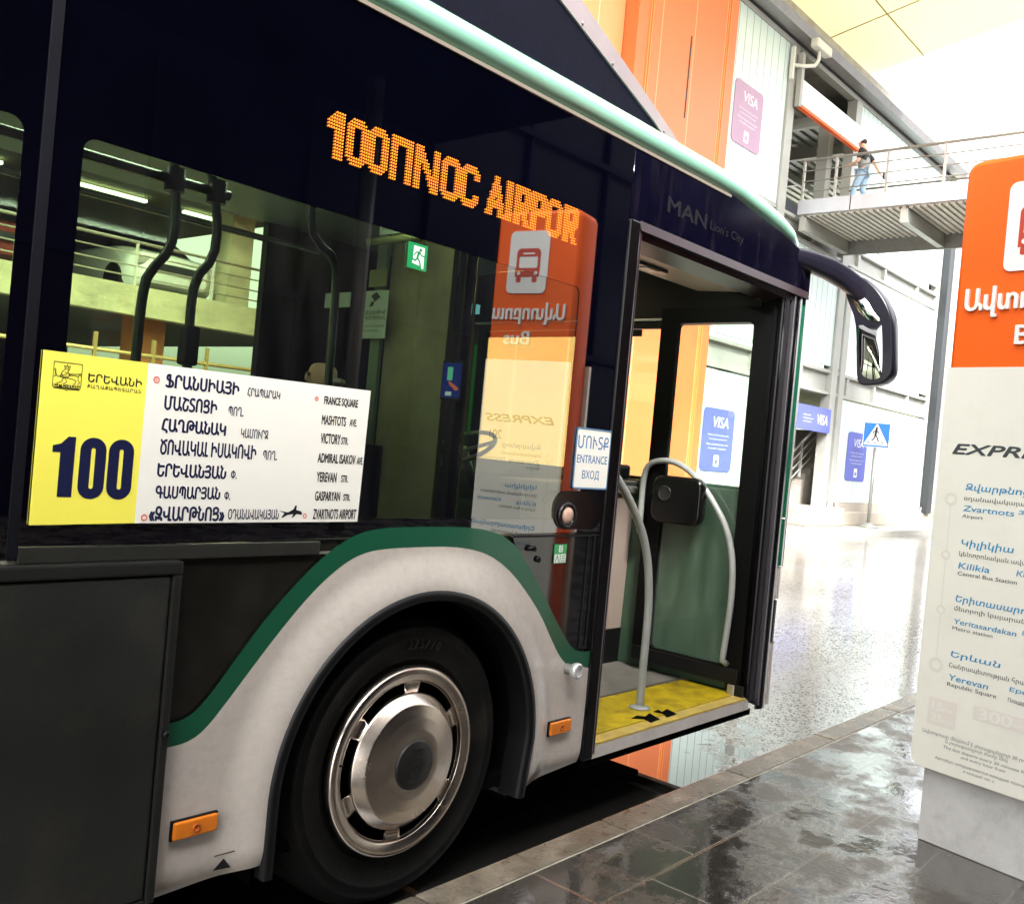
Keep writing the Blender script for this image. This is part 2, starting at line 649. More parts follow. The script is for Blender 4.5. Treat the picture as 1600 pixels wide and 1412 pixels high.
def wet_asphalt():
    m = bpy.data.materials.new("wet_asphalt")
    m.use_nodes = True
    n = m.node_tree
    b = n.nodes["Principled BSDF"]
    tc = n.nodes.new("ShaderNodeTexCoord")

    def noise(scale, detail=6, rough=.6, stretch=None):
        t = n.nodes.new("ShaderNodeTexNoise")
        t.inputs['Scale'].default_value = scale
        t.inputs['Detail'].default_value = detail
        t.inputs['Roughness'].default_value = rough
        if stretch:
            mp = n.nodes.new("ShaderNodeMapping")
            mp.inputs['Scale'].default_value = stretch
            n.links.new(tc.outputs['Object'], mp.inputs[0])
            n.links.new(mp.outputs[0], t.inputs['Vector'])
        else:
            n.links.new(tc.outputs['Object'], t.inputs['Vector'])
        return t.outputs['Fac']

    def rng(src, a, bb, c, d):
        r = n.nodes.new("ShaderNodeMapRange")
        for i, v in enumerate((a, bb, c, d)):
            r.inputs[i + 1].default_value = v
        n.links.new(src, r.inputs[0])
        return r.outputs[0]
    grain = n.nodes.new("ShaderNodeTexVoronoi")
    grain.inputs['Scale'].default_value = 78
    n.links.new(tc.outputs['Object'], grain.inputs['Vector'])
    big = noise(.55, 5, .55, (.5, 1, 1))
    # door puddle, stretched under the bus to paint the road dark there
    sp = n.nodes.new("ShaderNodeSeparateXYZ")
    n.links.new(tc.outputs['Object'], sp.inputs[0])

    def mth(op, a, bb=None, cc=None):
        k = n.nodes.new("ShaderNodeMath"); k.operation = op
        for i, v in enumerate((a, bb, cc)):
            if v is None:
                continue
            if isinstance(v, (int, float)):
                k.inputs[i].default_value = v
            else:
                n.links.new(v, k.inputs[i])
        return k.outputs[0]
    dx = mth('DIVIDE', mth('SUBTRACT', sp.outputs[0], -.55), 3.75)
    dy = mth('DIVIDE', mth('SUBTRACT', sp.outputs[1], 0.62), 1.0)
    rr = mth('SQRT', mth('ADD', mth('MULTIPLY', dx, dx), mth('MULTIPLY', dy, dy)))
    wob = rng(noise(5, 4), .3, .7, -.14, .14)
    pud_shade = rng(mth('ADD', rr, wob), .92, 1.0, 1, 0)
    # stones standing out of the water film: dark specks, denser in drier patches
    sepc = n.nodes.new("ShaderNodeSeparateColor")
    n.links.new(grain.outputs['Color'], sepc.inputs[0])
    dry = rng(big, .36, .66, .70, .16)
    sel = mth('LESS_THAN', sepc.outputs[0], dry)
    core = mth('LESS_THAN', grain.outputs['Distance'], mth('MULTIPLY_ADD', sepc.outputs[1], .40, .28))
    stone = mth('MULTIPLY', mth('MULTIPLY', sel, core), mth('SUBTRACT', 1, pud_shade))
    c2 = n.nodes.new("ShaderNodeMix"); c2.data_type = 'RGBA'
    c2.inputs['A'].default_value = (.25, .245, .225, 1)  # pale base colour stands in for sky glare on the wet film
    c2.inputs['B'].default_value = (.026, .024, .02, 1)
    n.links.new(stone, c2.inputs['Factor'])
    c3 = n.nodes.new("ShaderNodeMix"); c3.data_type = 'RGBA'
    c3.inputs['B'].default_value = (.012, .012, .011, 1)
    n.links.new(pud_shade, c3.inputs['Factor'])
    n.links.new(c2.outputs['Result'], c3.inputs['A'])
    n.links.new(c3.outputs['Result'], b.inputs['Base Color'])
    n.links.new(mth('MULTIPLY_ADD', stone, .55, mth('MULTIPLY_ADD', mth('SUBTRACT', 1, pud_shade), .10, .01)), b.inputs['Roughness'])
    n.links.new(mth('MULTIPLY_ADD', stone, -.45, .5), b.inputs['Specular IOR Level'])
    b.inputs['IOR'].default_value = 2.3
    bp = n.nodes.new("ShaderNodeBump")
    bp.inputs['Distance'].default_value = .004
    n.links.new(mth('MULTIPLY', mth('SUBTRACT', 1, pud_shade), .16), bp.inputs['Strength'])
    n.links.new(noise(30, 3, .6), bp.inputs['Height'])
    n.links.new(bp.outputs[0], b.inputs['Normal'])
    return m


def paving_mat():
    m = bpy.data.materials.new("wet_basalt_paving")
    m.use_nodes = True
    n = m.node_tree
    b = n.nodes["Principled BSDF"]
    tc = n.nodes.new("ShaderNodeTexCoord")
    br = n.nodes.new("ShaderNodeTexBrick")
    br.inputs['Scale'].default_value = 1
    br.inputs['Mortar Size'].default_value = .006
    br.inputs['Mortar Smooth'].default_value = .3
    br.inputs['Brick Width'].default_value = .60
    br.inputs['Row Height'].default_value = .30
    br.inputs['Color1'].default_value = (.058, .050, .041, 1)
    br.inputs['Color2'].default_value = (.036, .032, .027, 1)
    br.inputs['Mortar'].default_value = (.10, .088, .07, 1)
    mp0 = n.nodes.new("ShaderNodeMapping")
    mp0.inputs['Location'].default_value = (0.17, .215, 0)
    n.links.new(tc.outputs['Object'], mp0.inputs[0])
    n.links.new(mp0.outputs[0], br.inputs['Vector'])

    def noise(scale, detail=8, rough=.65, st=None):
        t = n.nodes.new("ShaderNodeTexNoise")
        t.inputs['Scale'].default_value = scale
        t.inputs['Detail'].default_value = detail
        t.inputs['Roughness'].default_value = rough
        if st:
            mp = n.nodes.new("ShaderNodeMapping")
            mp.inputs['Scale'].default_value = st
            n.links.new(tc.outputs['Object'], mp.inputs[0])
            n.links.new(mp.outputs[0], t.inputs['Vector'])
        else:
            n.links.new(tc.outputs['Object'], t.inputs['Vector'])
        return t.outputs['Fac']

    def rng(src, a, bb, c, d):
        r = n.nodes.new("ShaderNodeMapRange")
        for i, v in enumerate((a, bb, c, d)):
            r.inputs[i + 1].default_value = v
        n.links.new(src, r.inputs[0])
        return r.outputs[0]
    film = noise(3.2, 11, .66)
    fine = noise(60, 3, .6)
    scuff = noise(4.0, 10, .72, (1, 3.0, 1))
    mx = n.nodes.new("ShaderNodeMix"); mx.data_type = 'RGBA'
    mx.inputs['B'].default_value = (.19, .165, .125, 1)
    n.links.new(rng(scuff, .54, .74, 0, .6), mx.inputs['Factor'])
    n.links.new(br.outputs['Color'], mx.inputs['A'])
    n.links.new(mx.outputs['Result'], b.inputs['Base Color'])
    n.links.new(rng(film, .42, .56, .46, .05), b.inputs['Roughness'])
    n.links.new(rng(film, .42, .56, .20, .58), b.inputs['Specular IOR Level'])
    b.inputs['IOR'].default_value = 2.6
    bp = n.nodes.new("ShaderNodeBump")
    bp.inputs['Distance'].default_value = .004
    n.links.new(rng(film, .46, .56, .6, .08), bp.inputs['Strength'])
    n.links.new(fine, bp.inputs['Height'])
    bp2 = n.nodes.new("ShaderNodeBump")
    bp2.inputs['Distance'].default_value = .004
    bp2.inputs['Strength'].default_value = .22
    bp2.invert = True
    n.links.new(br.outputs['Fac'], bp2.inputs['Height'])
    n.links.new(bp.outputs[0], bp2.inputs['Normal'])
    bp3 = n.nodes.new("ShaderNodeBump")
    bp3.inputs['Distance'].default_value = .02
    bp3.inputs['Strength'].default_value = .06
    n.links.new(noise(7, 3, .5), bp3.inputs['Height'])
    n.links.new(bp2.outputs[0], bp3.inputs['Normal'])
    n.links.new(bp3.outputs[0], b.inputs['Normal'])
    return m


KERB0, KERB1 = -0.105, -0.23
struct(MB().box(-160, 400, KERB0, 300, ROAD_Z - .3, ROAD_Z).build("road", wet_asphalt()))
struct(MB().box(-160, 400, -60, KERB1 - .012, -.3, WALK_Z).build("pavement", paving_mat()))
kerb_m = mat("kerb_stone", (.115, .098, .072), rough=.34, noise=.35, nscale=22, dirt=(.34, .29, .22), dscale=4.5, damt=.75, bump=.5, bscale=60, rnoise=.14)
kb = MB()
x = -20.0
while x < 60:
    kb.box(x + .004, x + .996, KERB1, KERB0, -.3, WALK_Z + .002, .008)
    x += 1.0
struct(kb.build("kerb", kerb_m))
# pale joint between kerb and paving
struct(MB().box(-20, 60, KERB1 - .012, KERB1, -.3, WALK_Z - .003).build("kerb_joint", mat("joint_mortar", (.36, .33, .26), rough=.6, noise=.4, nscale=20)))
far_walk = mat("far_pavement", (.30, .285, .25), rough=.4, noise=.15, nscale=3, dirt=(.25, .23, .2), damt=.4)
struct(MB().box(11.0, 33, 7.0, 60, -.3, .12, .02).build("far_pavement", far_walk))
struct(MB().box(33.2, 120, 9, 90, -.3, .05).build("lawn", mat("lawn_green", (.22, .28, .045), rough=.8, noise=.3, nscale=5, bump=.8, bscale=60)))

# ================================================================== THE BUS
bus = thing("city_bus", "black, silver and green city bus with open front door at the kerb", "bus", (0.0, 1.2, ROAD_Z))
YF = 2.50                       # far side of the bus
ARX, ARZ, ARR = 0.047, 0.45, 0.575


def flare(x, z):
    """bulge of the body round the wheel arch"""
    d = math.hypot(x - ARX, max(z, ARZ) - ARZ) - ARR
    if d < 0:
        return .030
    t = min(1, d / .135)
    s = 1 - (3 * t * t - 2 * t ** 3)
    return .030 * s


def roll(z):
    """the skirt rolls under at its lower edge"""
    t = max(0, (.345 - z) / .11)
    return .045 * t * t


def body(x, z):
    return (x, -flare(x, z) + roll(z), z)


def resample(pts, n):
    L = [0]
    for a, b in zip(pts, pts[1:]):
        L.append(L[-1] + math.hypot(b[0] - a[0], b[1] - a[1]))
    out = []
    j = 0
    for i in range(n + 1):
        d = L[-1] * i / n
        while j < len(L) - 2 and L[j + 1] < d:
            j += 1
        k = (d - L[j]) / max(1e-9, L[j + 1] - L[j])
        out.append((pts[j][0] + (pts[j + 1][0] - pts[j][0]) * k, pts[j][1] + (pts[j + 1][1] - pts[j][1]) * k))
    return out


def smooth_line(pts, n=40, it=2):
    p = pts
    for _ in range(it):
        q = [p[0]]
        for a, b in zip(p, p[1:]):
            q += [(a[0] * .75 + b[0] * .25, a[1] * .75 + b[1] * .25), (a[0] * .25 + b[0] * .75, a[1] * .25 + b[1] * .75)]
        q.append(p[-1])
        p = q
    return resample(p, n)


# outlines, from the left edge over the arch to the door pillar
g_up = smooth_line([(-.846, .729), (-.787, .732), (-.736, .767), (-.636, .894), (-.56, .987), (-.442, 1.102), (-.335, 1.182), (-.229, 1.222),
                    (-.06, 1.230), (.235, 1.226), (.36, 1.206), (.43, 1.178), (.487, 1.14), (.602, 1.025), (.798, .80), (.860, .748), (.915, .731), (.976, .729)], 120)
g_lo = smooth_line([(-.846, .668), (-.781, .668), (-.729, .691), (-.657, .773), (-.551, .9), (-.433, 1.028), (-.327, 1.112), (-.234, 1.154),
                    (-.106, 1.164), (.221, 1.162), (.417, 1.096), (.619, .926), (.726, .789), (.787, .717), (.85, .678), (.976, .664)], 120)
arch = [(ARX - ARR, .292)] + arc(ARX, ARZ, ARR, 180, 0, 60) + [(ARX + ARR - .03, .250)]
arch_r = resample(arch, 120)
# outer edge of the silver panel matched to the arch: bottom left, up the seam, along the green, down to the door
outer = [(-.845, .272), (-.846, .40), (-.846, .55)] + g_lo + [(.976, .55), (.974, .42), (.971, .287)]


def matched(inner, outr, n):
    """pairs by arc length with the corners kept"""
    return list(zip(resample(inner, n), resample(outr, n)))


def sheet_between(A, B, k):
    rows = []
    for i in range(k + 1):
        t = i / k
        rows.append([body(a[0] + (b[0] - a[0]) * t, a[1] + (b[1] - a[1]) * t) for a, b in zip(A, B)])
    return rows


def by_angle(line, c, angs):
    out = []
    for a in angs:
        d = (cos(a), sin(a))
        best = None
        for p, q in zip(line, line[1:]):
            ex, ez = q[0] - p[0], q[1] - p[1]
            den = d[0] * ez - d[1] * ex
            if abs(den) < 1e-12:
                continue
            s = ((p[0] - c[0]) * ez - (p[1] - c[1]) * ex) / den
            u = ((p[0] - c[0]) * d[1] - (p[1] - c[1]) * d[0]) / den
            if s > 0 and -1e-6 <= u <= 1 + 1e-6 and (best is None or s > best):
                best = s
        out.append(None if best is None else (c[0] + d[0] * best, c[1] + d[1] * best))
    return out


C0 = (0.047, 0.30)
angs = [pi + .004 - (pi + .008) * i / 160 for i in range(161)]
inn = by_angle(arch_r, C0, angs)
out_ = by_angle([(-.845, .20)] + outer + [(.971, .20)], C0, angs)
for i in range(161):
    if inn[i] is None:
        inn[i] = (ARX - ARR, .297) if i < 80 else (ARX + ARR - .02, .297)
inn = [(ARX - ARR, .288)] + inn + [(ARX + ARR - .05, .246)]
out_ = [(-.845, .268)] + out_ + [(.971, .282)]
pm = MB()
pm.sheet(sheet_between(inn, out_, 14))
# returns: roll-under at the bottom, and thickness at the arch
for (a, b) in ((inn[0], out_[0]), (inn[-1], out_[-1])):
    A = [body(a[0] + (b[0] - a[0]) * t / 6, a[1] + (b[1] - a[1]) * t / 6) for t in range(7)]
    pm.sheet([A, [(p[0], p[1] + .03, p[2] - .018) for p in A], [(p[0], p[1] + .12, p[2] - .02) for p in A]])
front_panel = pm.build("front_side_panel", silver_paint, bus)
gm = MB()
gl_a = by_angle([(-.846, .2)] + g_lo + [(.976, .2)], C0, angs)
ga = resample(g_lo, 120); gb = resample(g_up, 120)
gm.sheet(sheet_between(ga, gb, 4))
gm.build("green_stripe", green_paint, bus)

# arch lip (black rubber) and wheel well
lip = []
prof = [(.000, .002), (.000, -.040), (-.028, -.044), (-.036, -.02), (-.036, .06)]
for dr, y in prof:
    row = [(ARX - (ARR + dr), y, .250)]
    row += [(ARX + (ARR + dr) * cos(RAD(a)), y, ARZ + (ARR + dr) * sin(RAD(a))) for a in range(180, -1, -3)]
    row += [(ARX + (ARR + dr) - .03, y, .240)]
    lip.append(row)
MB().sheet(lip).build("wheel_arch_trim", black_plastic, bus)
wl = []
for y in (.05, .45, .75):
    rr_ = ARR - .02
    wl.append([(ARX - rr_, y, .2)] + [(ARX + rr_ * cos(RAD(a)), y, ARZ + rr_ * sin(RAD(a))) for a in range(180, -1, -6)] + [(ARX + rr_, y, .2)])
wm = MB().sheet(wl)
wm.prism([(ARX - .6, .12), (ARX + .6, .12), (ARX + .6, 1.05), (ARX - .6, 1.05)], 1, .75, .77)
wm.build("wheel_well", black_matt, bus)


# wheel
WC = (0.038, 0.04, 0.459)
wheel = MB().lathe([(.285, .10), (.300, .030), (.312, .018), (.326, .012), (.329, .008), (.334, .008), (.337, .010), (.37, .0), (.395, -.005), (.398, -.008), (.404, -.008), (.407, -.0055), (.428, -.002), (.431, -.005), (.436, -.004), (.44, .004), (.458, .022), (.468, .045), (.478, .06), (.478, .25),
                    (.45, .27), (.30, .27)], WC, seg=96).build("wheel", rubber, bus)
tm = MB()
for s, a0 in (("275/70", 92),):
    for i, ch in enumerate(s):
        if ch == ' ':
            continue
        a = RAD(a0 - i * 3.9)
        rr_ = .365
        org = (WC[0] + rr_ * cos(a), WC[1] - .004, WC[2] + rr_ * sin(a))
        fit_text(tm, ch, -.008, 0, .017, .030, frame(org, (sin(a), 0, -cos(a)), (cos(a), 0, sin(a))), ext=.05, realext=.004)
tm.build("tyre_lettering", mat("tyre_letter", (.012, .011, .009), rough=.5), wheel)
cv = MB()
NA = 180
slots = [RAD(86 + 60 * k) for k in range(6)]


def in_slot(q):
    return min(abs((q - s + pi) % (2 * pi) - pi) for s in slots) > RAD(8.5)


# profile of the cover: (r, y offset from WC.y); negative is outward
cp0 = [(.306, .012), (.307, -.004), (.303, -.014), (.296, -.018), (.284, -.016), (.272, -.0115), (.2655, -.009), (.261, .000), (.257, .003),
       (.221, .002), (.2175, -.010), (.1885, -.040), (.150, -.0475), (.112, -.053), (.0815, -.0545), (.080, -.049)]
cp = []
for k_, (a_, b_) in enumerate(cp0):        # crisp pressed edges: a support ring each side of a corner
    if 5 <= k_ <= 14 and k_ not in (8, 9):
        for q_, t_ in ((k_ - 1, .06), (k_, 0), (k_ + 1, .06)):
            cp.append((a_ + (cp0[q_][0] - a_) * t_, b_ + (cp0[q_][1] - b_) * t_))
    else:
        cp.append((a_, b_))
SLOT_I = cp.index(cp0[8])
bmc = bmesh.new()
ringsv = []
for r, y in cp:
    ringsv.append([bmc.verts.new((WC[0] + r * cos(2 * pi * k / NA), WC[1] + y, WC[2] + r * sin(2 * pi * k / NA))) for k in range(NA)])
for i, (A, B) in enumerate(zip(ringsv, ringsv[1:])):
    for k in range(NA):
        q = 2 * pi * (k + .5) / NA
        if i == SLOT_I and in_slot(q):
            continue
        f = bmc.faces.new((A[k], B[k], B[(k + 1) % NA], A[(k + 1) % NA]))
        f.smooth = True
cv.add(bmc)
cover = cv.build("wheel_cover", cover_metal, wheel)
cover.modifiers.new("thickness", 'SOLIDIFY').thickness = .003
MB().lathe([(.001, .075), (.29, .075)], WC, seg=48).build("wheel_disc", black_matt, wheel)
cap = MB().lathe([(.0795, -.052), (.0795, -.060), (.076, -.0635), (.03, -.0655), (.0005, -.066)], WC, seg=64).build("hub_cap", mat("hub_black", (.012, .012, .011), rough=.35, noise=.2), wheel)
lm = MB()
ca = RAD(80)      # the wheel stopped with its hub lettering turned on its side
fit_text(lm, "MAN", -.056, -.022, .112, .044, frame((WC[0], WC[1] - .0662, WC[2]), (cos(ca), 0, sin(ca)), (-sin(ca), 0, cos(ca))), bold=.03, ext=.05, realext=.0012)
lm.build("hub_lettering", mat("hub_letter_grey", (.035, .035, .032), rough=.3, metal=.5), wheel)
vm = MB().tube([(WC[0] + .30 * cos(RAD(172)), WC[1] - .006, WC[2] + .30 * sin(RAD(172))), (WC[0] + .268 * cos(RAD(172)), WC[1] - .02, WC[2] + .268 * sin(RAD(172)))], .004, 8)
vm.build("valve", black_plastic, wheel)

# upper black skin with the window openings
skin_hole1 = rrect(-1.170, 1.255, .700, 2.125, .03)
skin_outer1 = [(-1.238, 1.190), (.976, 1.205), (.976, 2.742), (-1.238, 2.742)]
me = flat_mesh([skin_outer1, skin_hole1], extrude=.0006)
me.transform(side(.002))
sk = link("window_frit_panel", me, black_gloss, bus)
me = flat_mesh([rrect(-1.172, 1.253, .702, 2.127, .03)])
me.transform(side(.004))
link("side_window", me, tint_glass, bus)
# next bay to the rear
me = flat_mesh([[(-3.4, 1.175), (-1.262, 1.175), (-1.262, 2.742), (-3.4, 2.742)], rrect(-3.3, 1.255, -1.300, 2.125, .03)], extrude=.0006)
me.transform(side(.002))
link("window_frit_panel", me, black_gloss, bus)
me = flat_mesh([rrect(-3.302, 1.253, -1.298, 2.127, .03)])
me.transform(side(.004))
link("side_window", me, tint_glass, bus)
MB().box(-1.262, -1.238, -.003, .02, 1.165, 2.742).build("window_joint", mat("joint_rubber", (.006, .006, .009), rough=.35, noise=.3), bus)
# rear part of the side
MB().box(-9.3, -3.4, 0, .03, .30, 2.742).build("rear_side_panel", black_gloss, bus)
# black fascia over the door and the front corner
fm = flat_mesh([[(.9765, 2.455), (2.60, 2.415), (2.66, 2.42), (2.66, 2.60), (2.56, 2.645), (2.30, 2.690), (2.0, 2.72), (1.8, 2.742), (.9765, 2.742)]], extrude=.006)
fm.transform(side(.006))
fascia = link("door_fascia", fm, mat("fascia_black", (.0015, .0012, .006), rough=.10, ior=1.5, noise=.4, nscale=4, dirt=(.03, .025, .035), dscale=5, damt=.25, stretch=(3, 1, .5)), bus)
lt = MB()
fit_text(lt, "MAN", 1.238, 2.543, .318, .062, side(-.0015), bold=.07)
fit_text(lt, "Lion's City", 1.592, 2.538, .312, .052, side(-.0015), bold=.02)
lt.build("fascia_lettering", mat("letter_grey", (.007, .007, .009), rough=.7, ior=1.2), fascia)
# roof edge
secs = [(-9.3, 2.742, 0, .130), (0, 2.742, 0, .130), (1.0, 2.742, 0, .132), (1.6, 2.740, 0, .128), (1.85, 2.734, .002, .126), (2.1, 2.708, .004, .124), (2.3, 2.685, .010, .122),
        (2.45, 2.660, .022, .118), (2.56, 2.640, .05, .112), (2.63, 2.62, .10, .10), (2.66, 2.60, .20, .09), (2.67, 2.60, .5, .09)]
rows = []
for x_, z0, yo, h in secs:
    row = []
    for k in range(15):
        a = RAD(-62 + 165 * k / 14)
        row.append((x_, yo + .085 - .100 * cos(a) * 1.0, z0 + .058 + h * .55 * sin(a)))
    row.insert(0, (x_, yo + .012, z0 - .004))
    row.append((x_, yo + .55, z0 + .058 + h * .50))
    rows.append(row)
MB().sheet(rows).build("roof_edge", roof_green, bus)
MB().box(-9.3, 1.75, -.004, .005, 2.730, 2.7425).build("roof_drip_strip", mat("drip_beige", (.17, .14, .11), rough=.4), bus)
MB().prism([(-9.3, .45), (1.9, .45), (2.55, .75), (2.6, YF - .3), (-9.3, YF - .05)], 2, 2.80, 2.855).build("roof", mat("roof_white", (.55, .56, .54), rough=.5, noise=.1), bus)
# roof-top fairing with its sloping nose
FL_IN = [(1.63, 2.865), (1.357, 2.987), (.657, 3.231), (-.05, 3.39)]
FL_OUT = [(1.75, 2.868), (1.501, 2.987), (.784, 3.283), (.05, 3.45)]
fx = [(-8.5, 2.85), (1.66, 2.85)] + [(a + .02, b - .012) for a, b in FL_IN[1:]] + [(-8.5, 3.38)]
fairing = MB().prism(fx, 1, .197, 2.2).build("roof_fairing", mat("fairing_navy", (.0015, .0015, .006), rough=.6, ior=1.2, noise=.3, nscale=8, bump=.1, bscale=60), bus)
ft = MB()
L = FL_IN
L2 = FL_OUT
for k in range(3):
    b = bmesh.new()
    P = [L[k], L[k + 1], L2[k + 1], L2[k]]
    A = [b.verts.new((q[0], .19, q[1])) for q in P]
    B = [b.verts.new((q[0], 2.2, q[1])) for q in P]
    b.faces.new(A); b.faces.new(B[::-1])
    for i in range(4):
        b.faces.new((A[i], B[i], B[(i + 1) % 4], A[(i + 1) % 4]))
    bmesh.ops.recalc_face_normals(b, faces=b.faces[:])
    ft.add(b)
for q in ((1.44, 2.955), (1.02, 3.105), (.80, 3.185)):
    ft.lathe([(.006, .0), (.006, -.004), (.0, -.005)], (q[0], .19, q[1] + .012), seg=8)
ft.build("fairing_edge_trim", mat("trim_mauve_grey", (.20, .165, .17), rough=.6, ior=1.2, noise=.1), bus)

# LED destination display
GL = {}


def glyph(s):
    H = 15
    def R(c, r, c0, c1, r0, r1):
        return c0 <= c <= c1 and r0 <= r <= r1
    if s == '1':
        return 7, lambda c, r: R(c, r, 3, 6, 0, 14) or (r in (2, 3, 4, 5) and c >= 3 - (r if r < 3 else 3) and c < 4) or (r == 1 and c == 2)
    if s in '0O':
        w_ = 9 if s == '0' else 10
        def f(c, r):
            e = 2 if r in (0, 14) else (1 if r in (1, 13) else 0)
            if c < e or c > w_ - 1 - e:
                return False
            return not (3 < c + .5 < w_ - 3 and 3 <= r <= 11)
        return w_, (lambda c, r: f(c, r) and not (3 <= c <= w_ - 4 and 3 <= r <= 11))
    if s == 'P2':      # П
        return 10, lambda c, r: R(c, r, 0, 2, 0, 14) or R(c, r, 7, 9, 0, 14) or R(c, r, 0, 9, 0, 2)
    if s == 'N':
        return 12, lambda c, r: R(c, r, 0, 2, 0, 14) or R(c, r, 9, 11, 0, 14) or (abs((c - 2.2) - (r - 1) * .56) < 1.6 and 2 <= c <= 10)
    if s == 'C':
        def f(c, r):
            e = 2 if r in (0, 14) else (1 if r in (1, 13) else 0)
            if c < e or c > 9 - e:
                return False
            if 3 <= c and 3 <= r <= 11 and not (c >= 7 and (r <= 4 or r >= 10)):
                return False
            return True
        return 10, f
    if s == 'A':
        return 11, lambda c, r: (abs(c - 5) - r * .30 < 1.4 and abs(c - 5) > r * .30 - 2.3 and c in range(11)) or R(c, r, 3, 7, 9, 11)
    if s == 'I':
        return 5, lambda c, r: R(c, r, 0, 3, 0, 14)
    if s in ('R', 'P'):
        def f(c, r):
            if R(c, r, 0, 3, 0, 14):
                return True
            if r <= 8 and c <= 9:
                e = 1 if r in (0, 8) else 0
                return c <= 9 - e and not (4 <= c <= 5 and 3 <= r <= 5)
            if s == 'R' and r > 8:
                return 3 <= c - (r - 8) * .45 <= 6.6
            return False
        return 10, f
    return 4, lambda c, r: False


lp = []
cx = 0
for ch in ['1', ' g', '0', '0', ' g', 'P2', ' g', 'N', ' g', 'O', 'C', ' ', 'A', 'I', 'R', 'P', 'O', ' g', 'R']:
    if ch == ' g':
        cx += 1
        continue
    wd_, fn = glyph(ch)
    for c in range(wd_):
        for r in range(15):
            if fn(c, r):
                lp.append((cx + c, r))
    cx += wd_ + (0 if ch != 'I' else 0)
PX = 1.160 / cx
PZ = .1265 / 14
lb = bmesh.new()
for c, r in lp:
    x_, z_ = -.505 + c * PX, 2.402 - r * PZ
    hx, hz = PX * .31, PZ * .31
    lb.faces.new([lb.verts.new((x_ + hx * cos(a), -.002, z_ + hz * sin(a))) for a in [2 * pi * k / 6 for k in range(6)]])
lmb = MB(); lmb.add(lb)
dsp = MB().box(-.53, .69, .013, .06, 2.25, 2.43).build("destination_display", black_matt, bus)
lmb.build("led_lettering", led, dsp)

# route sign behind/on the glass
rs = MB()
b = bmesh.new()
P = [(-.974, 1.633), (-.272, 1.637), (-.279, 1.246), (-.974, 1.243)]
rs.prism(P, 1, -.006, -.002)
route = rs.build("route_sign", sign_white, bus)
MB().prism([(-1.221, 1.632), (-.9742, 1.633), (-.9742, 1.243), (-1.220, 1.239)], 1, -.006, -.002).build("number_panel", sign_yellow, route)
S0 = side(-.0068)
t = MB()
one = [(-1.184, 1.406), (-1.184, 1.421), (-1.166, 1.426), (-1.150, 1.4425), (-1.133, 1.4425), (-1.133, 1.304), (-1.166, 1.304), (-1.166, 1.406)]
t.addmesh(flat_mesh([one]), S0.copy())
for zx in (-1.121, -1.053):
    t.addmesh(flat_mesh([rrect(zx, 1.3005, zx + .062, 1.4435, .030, 10), rrect(zx + .026, 1.324, zx + .036, 1.420, .0049, 6)]), S0.copy())
t.build("route_number", navy_ink, route)
t = MB()
fit_text(t, "ԵՐԵՎԱՆԻ", -1.117, 1.572, .130, .021, S0, bold=.03)
fit_text(t, "ՔԱՂԱՔԱՊԵՏԱՐԱՆ", -1.118, 1.558, .131, .0085, S0, bold=.02, spacing=1.25)
t.build("city_lettering", black_ink, route)
big = [("ՖՐԱՆՍԻԱՅԻ", -.924, 1.580, .205, .034), ("ՄԱՇՏՈՑԻ", -.923, 1.525, .144, .034), ("ՀԱՂԹԱՆԱԿ", -.925, 1.468, .177, .036), ("ԾՈՎԱԿԱԼ ԻՍԱԿՈՎԻ", -.924, 1.414, .274, .037),
       ("ԵՐԵՎԱՆՅԱՆ", -.926, 1.359, .190, .034), ("ԳԱՍՊԱՐՅԱՆ", -.926, 1.305, .178, .032), ("«ԶՎԱՐԹՆՈՑ»", -.938, 1.249, .208, .037)]
small = [("ՀՐԱՊԱՐԱԿ", -.692, 1.579, .102, .024), ("ՊՈՂ.", -.744, 1.525, .045, .024), ("ԿԱՄՈՒՐՋ", -.701, 1.470, .084, .024), ("ՊՈՂ.", -.627, 1.415, .045, .025), ("Փ.", -.720, 1.360, .017, .022),
         ("Փ.", -.734, 1.304, .017, .022), ("ՕԴԱՆԱՎԱԿԱՅԱՆ", -.718, 1.253, .158, .028)]
lat = [("FRANCE SQUARE", -.440, 1.579, .123, .026), ("MASHTOTS", -.442, 1.525, .086, .026), ("AVE.", -.341, 1.527, .026, .020), ("VICTORY", -.440, 1.471, .070, .028), ("STR.", -.366, 1.472, .025, .020),
       ("ADMIRAL ISAKOV", -.444, 1.416, .136, .026), ("AVE.", -.301, 1.416, .022, .021), ("YEREVAN", -.442, 1.361, .070, .027), ("STR.", -.354, 1.362, .025, .020), ("GASPARYAN", -.442, 1.307, .089, .026),
       ("STR.", -.340, 1.308, .025, .019), ("ZVARTNOTS AIRPORT", -.443, 1.254, .156, .028)]
t = MB()
for s, x_, z_, w_, h_ in big:
    fit_text(t, s, x_, z_, w_, h_, S0, bold=.06)
for s, x_, z_, w_, h_ in small:
    fit_text(t, s, x_, z_, w_, h_, S0, bold=.04)
t.build("armenian_lettering", navy_ink, route)
t = MB()
for s, x_, z_, w_, h_ in lat:
    fit_text(t, s, x_, z_, w_, h_, S0, bold=.055)
t.build("latin_lettering", black_ink, route)
t = MB()
for x_, z_, r_ in ((-.950, 1.595, .0085), (-.467, 1.595, .0068), (-.951, 1.257, .0085), (-.472, 1.263, .0068)):
    me = flat_mesh([circle(x_, z_, r_), circle(x_, z_, r_ * .58)])
    t.addmesh(me, S0.copy())
for x_, z_ in ((-.950, 1.595), (-.467, 1.595)):
    t.addmesh(flat_mesh([[(x_ - .003, z_ + .002), (x_ + .003, z_ + .002), (x_, z_ - .003)]]), S0.copy())
t.build("stop_rings", pink_ink, route)
t = MB()
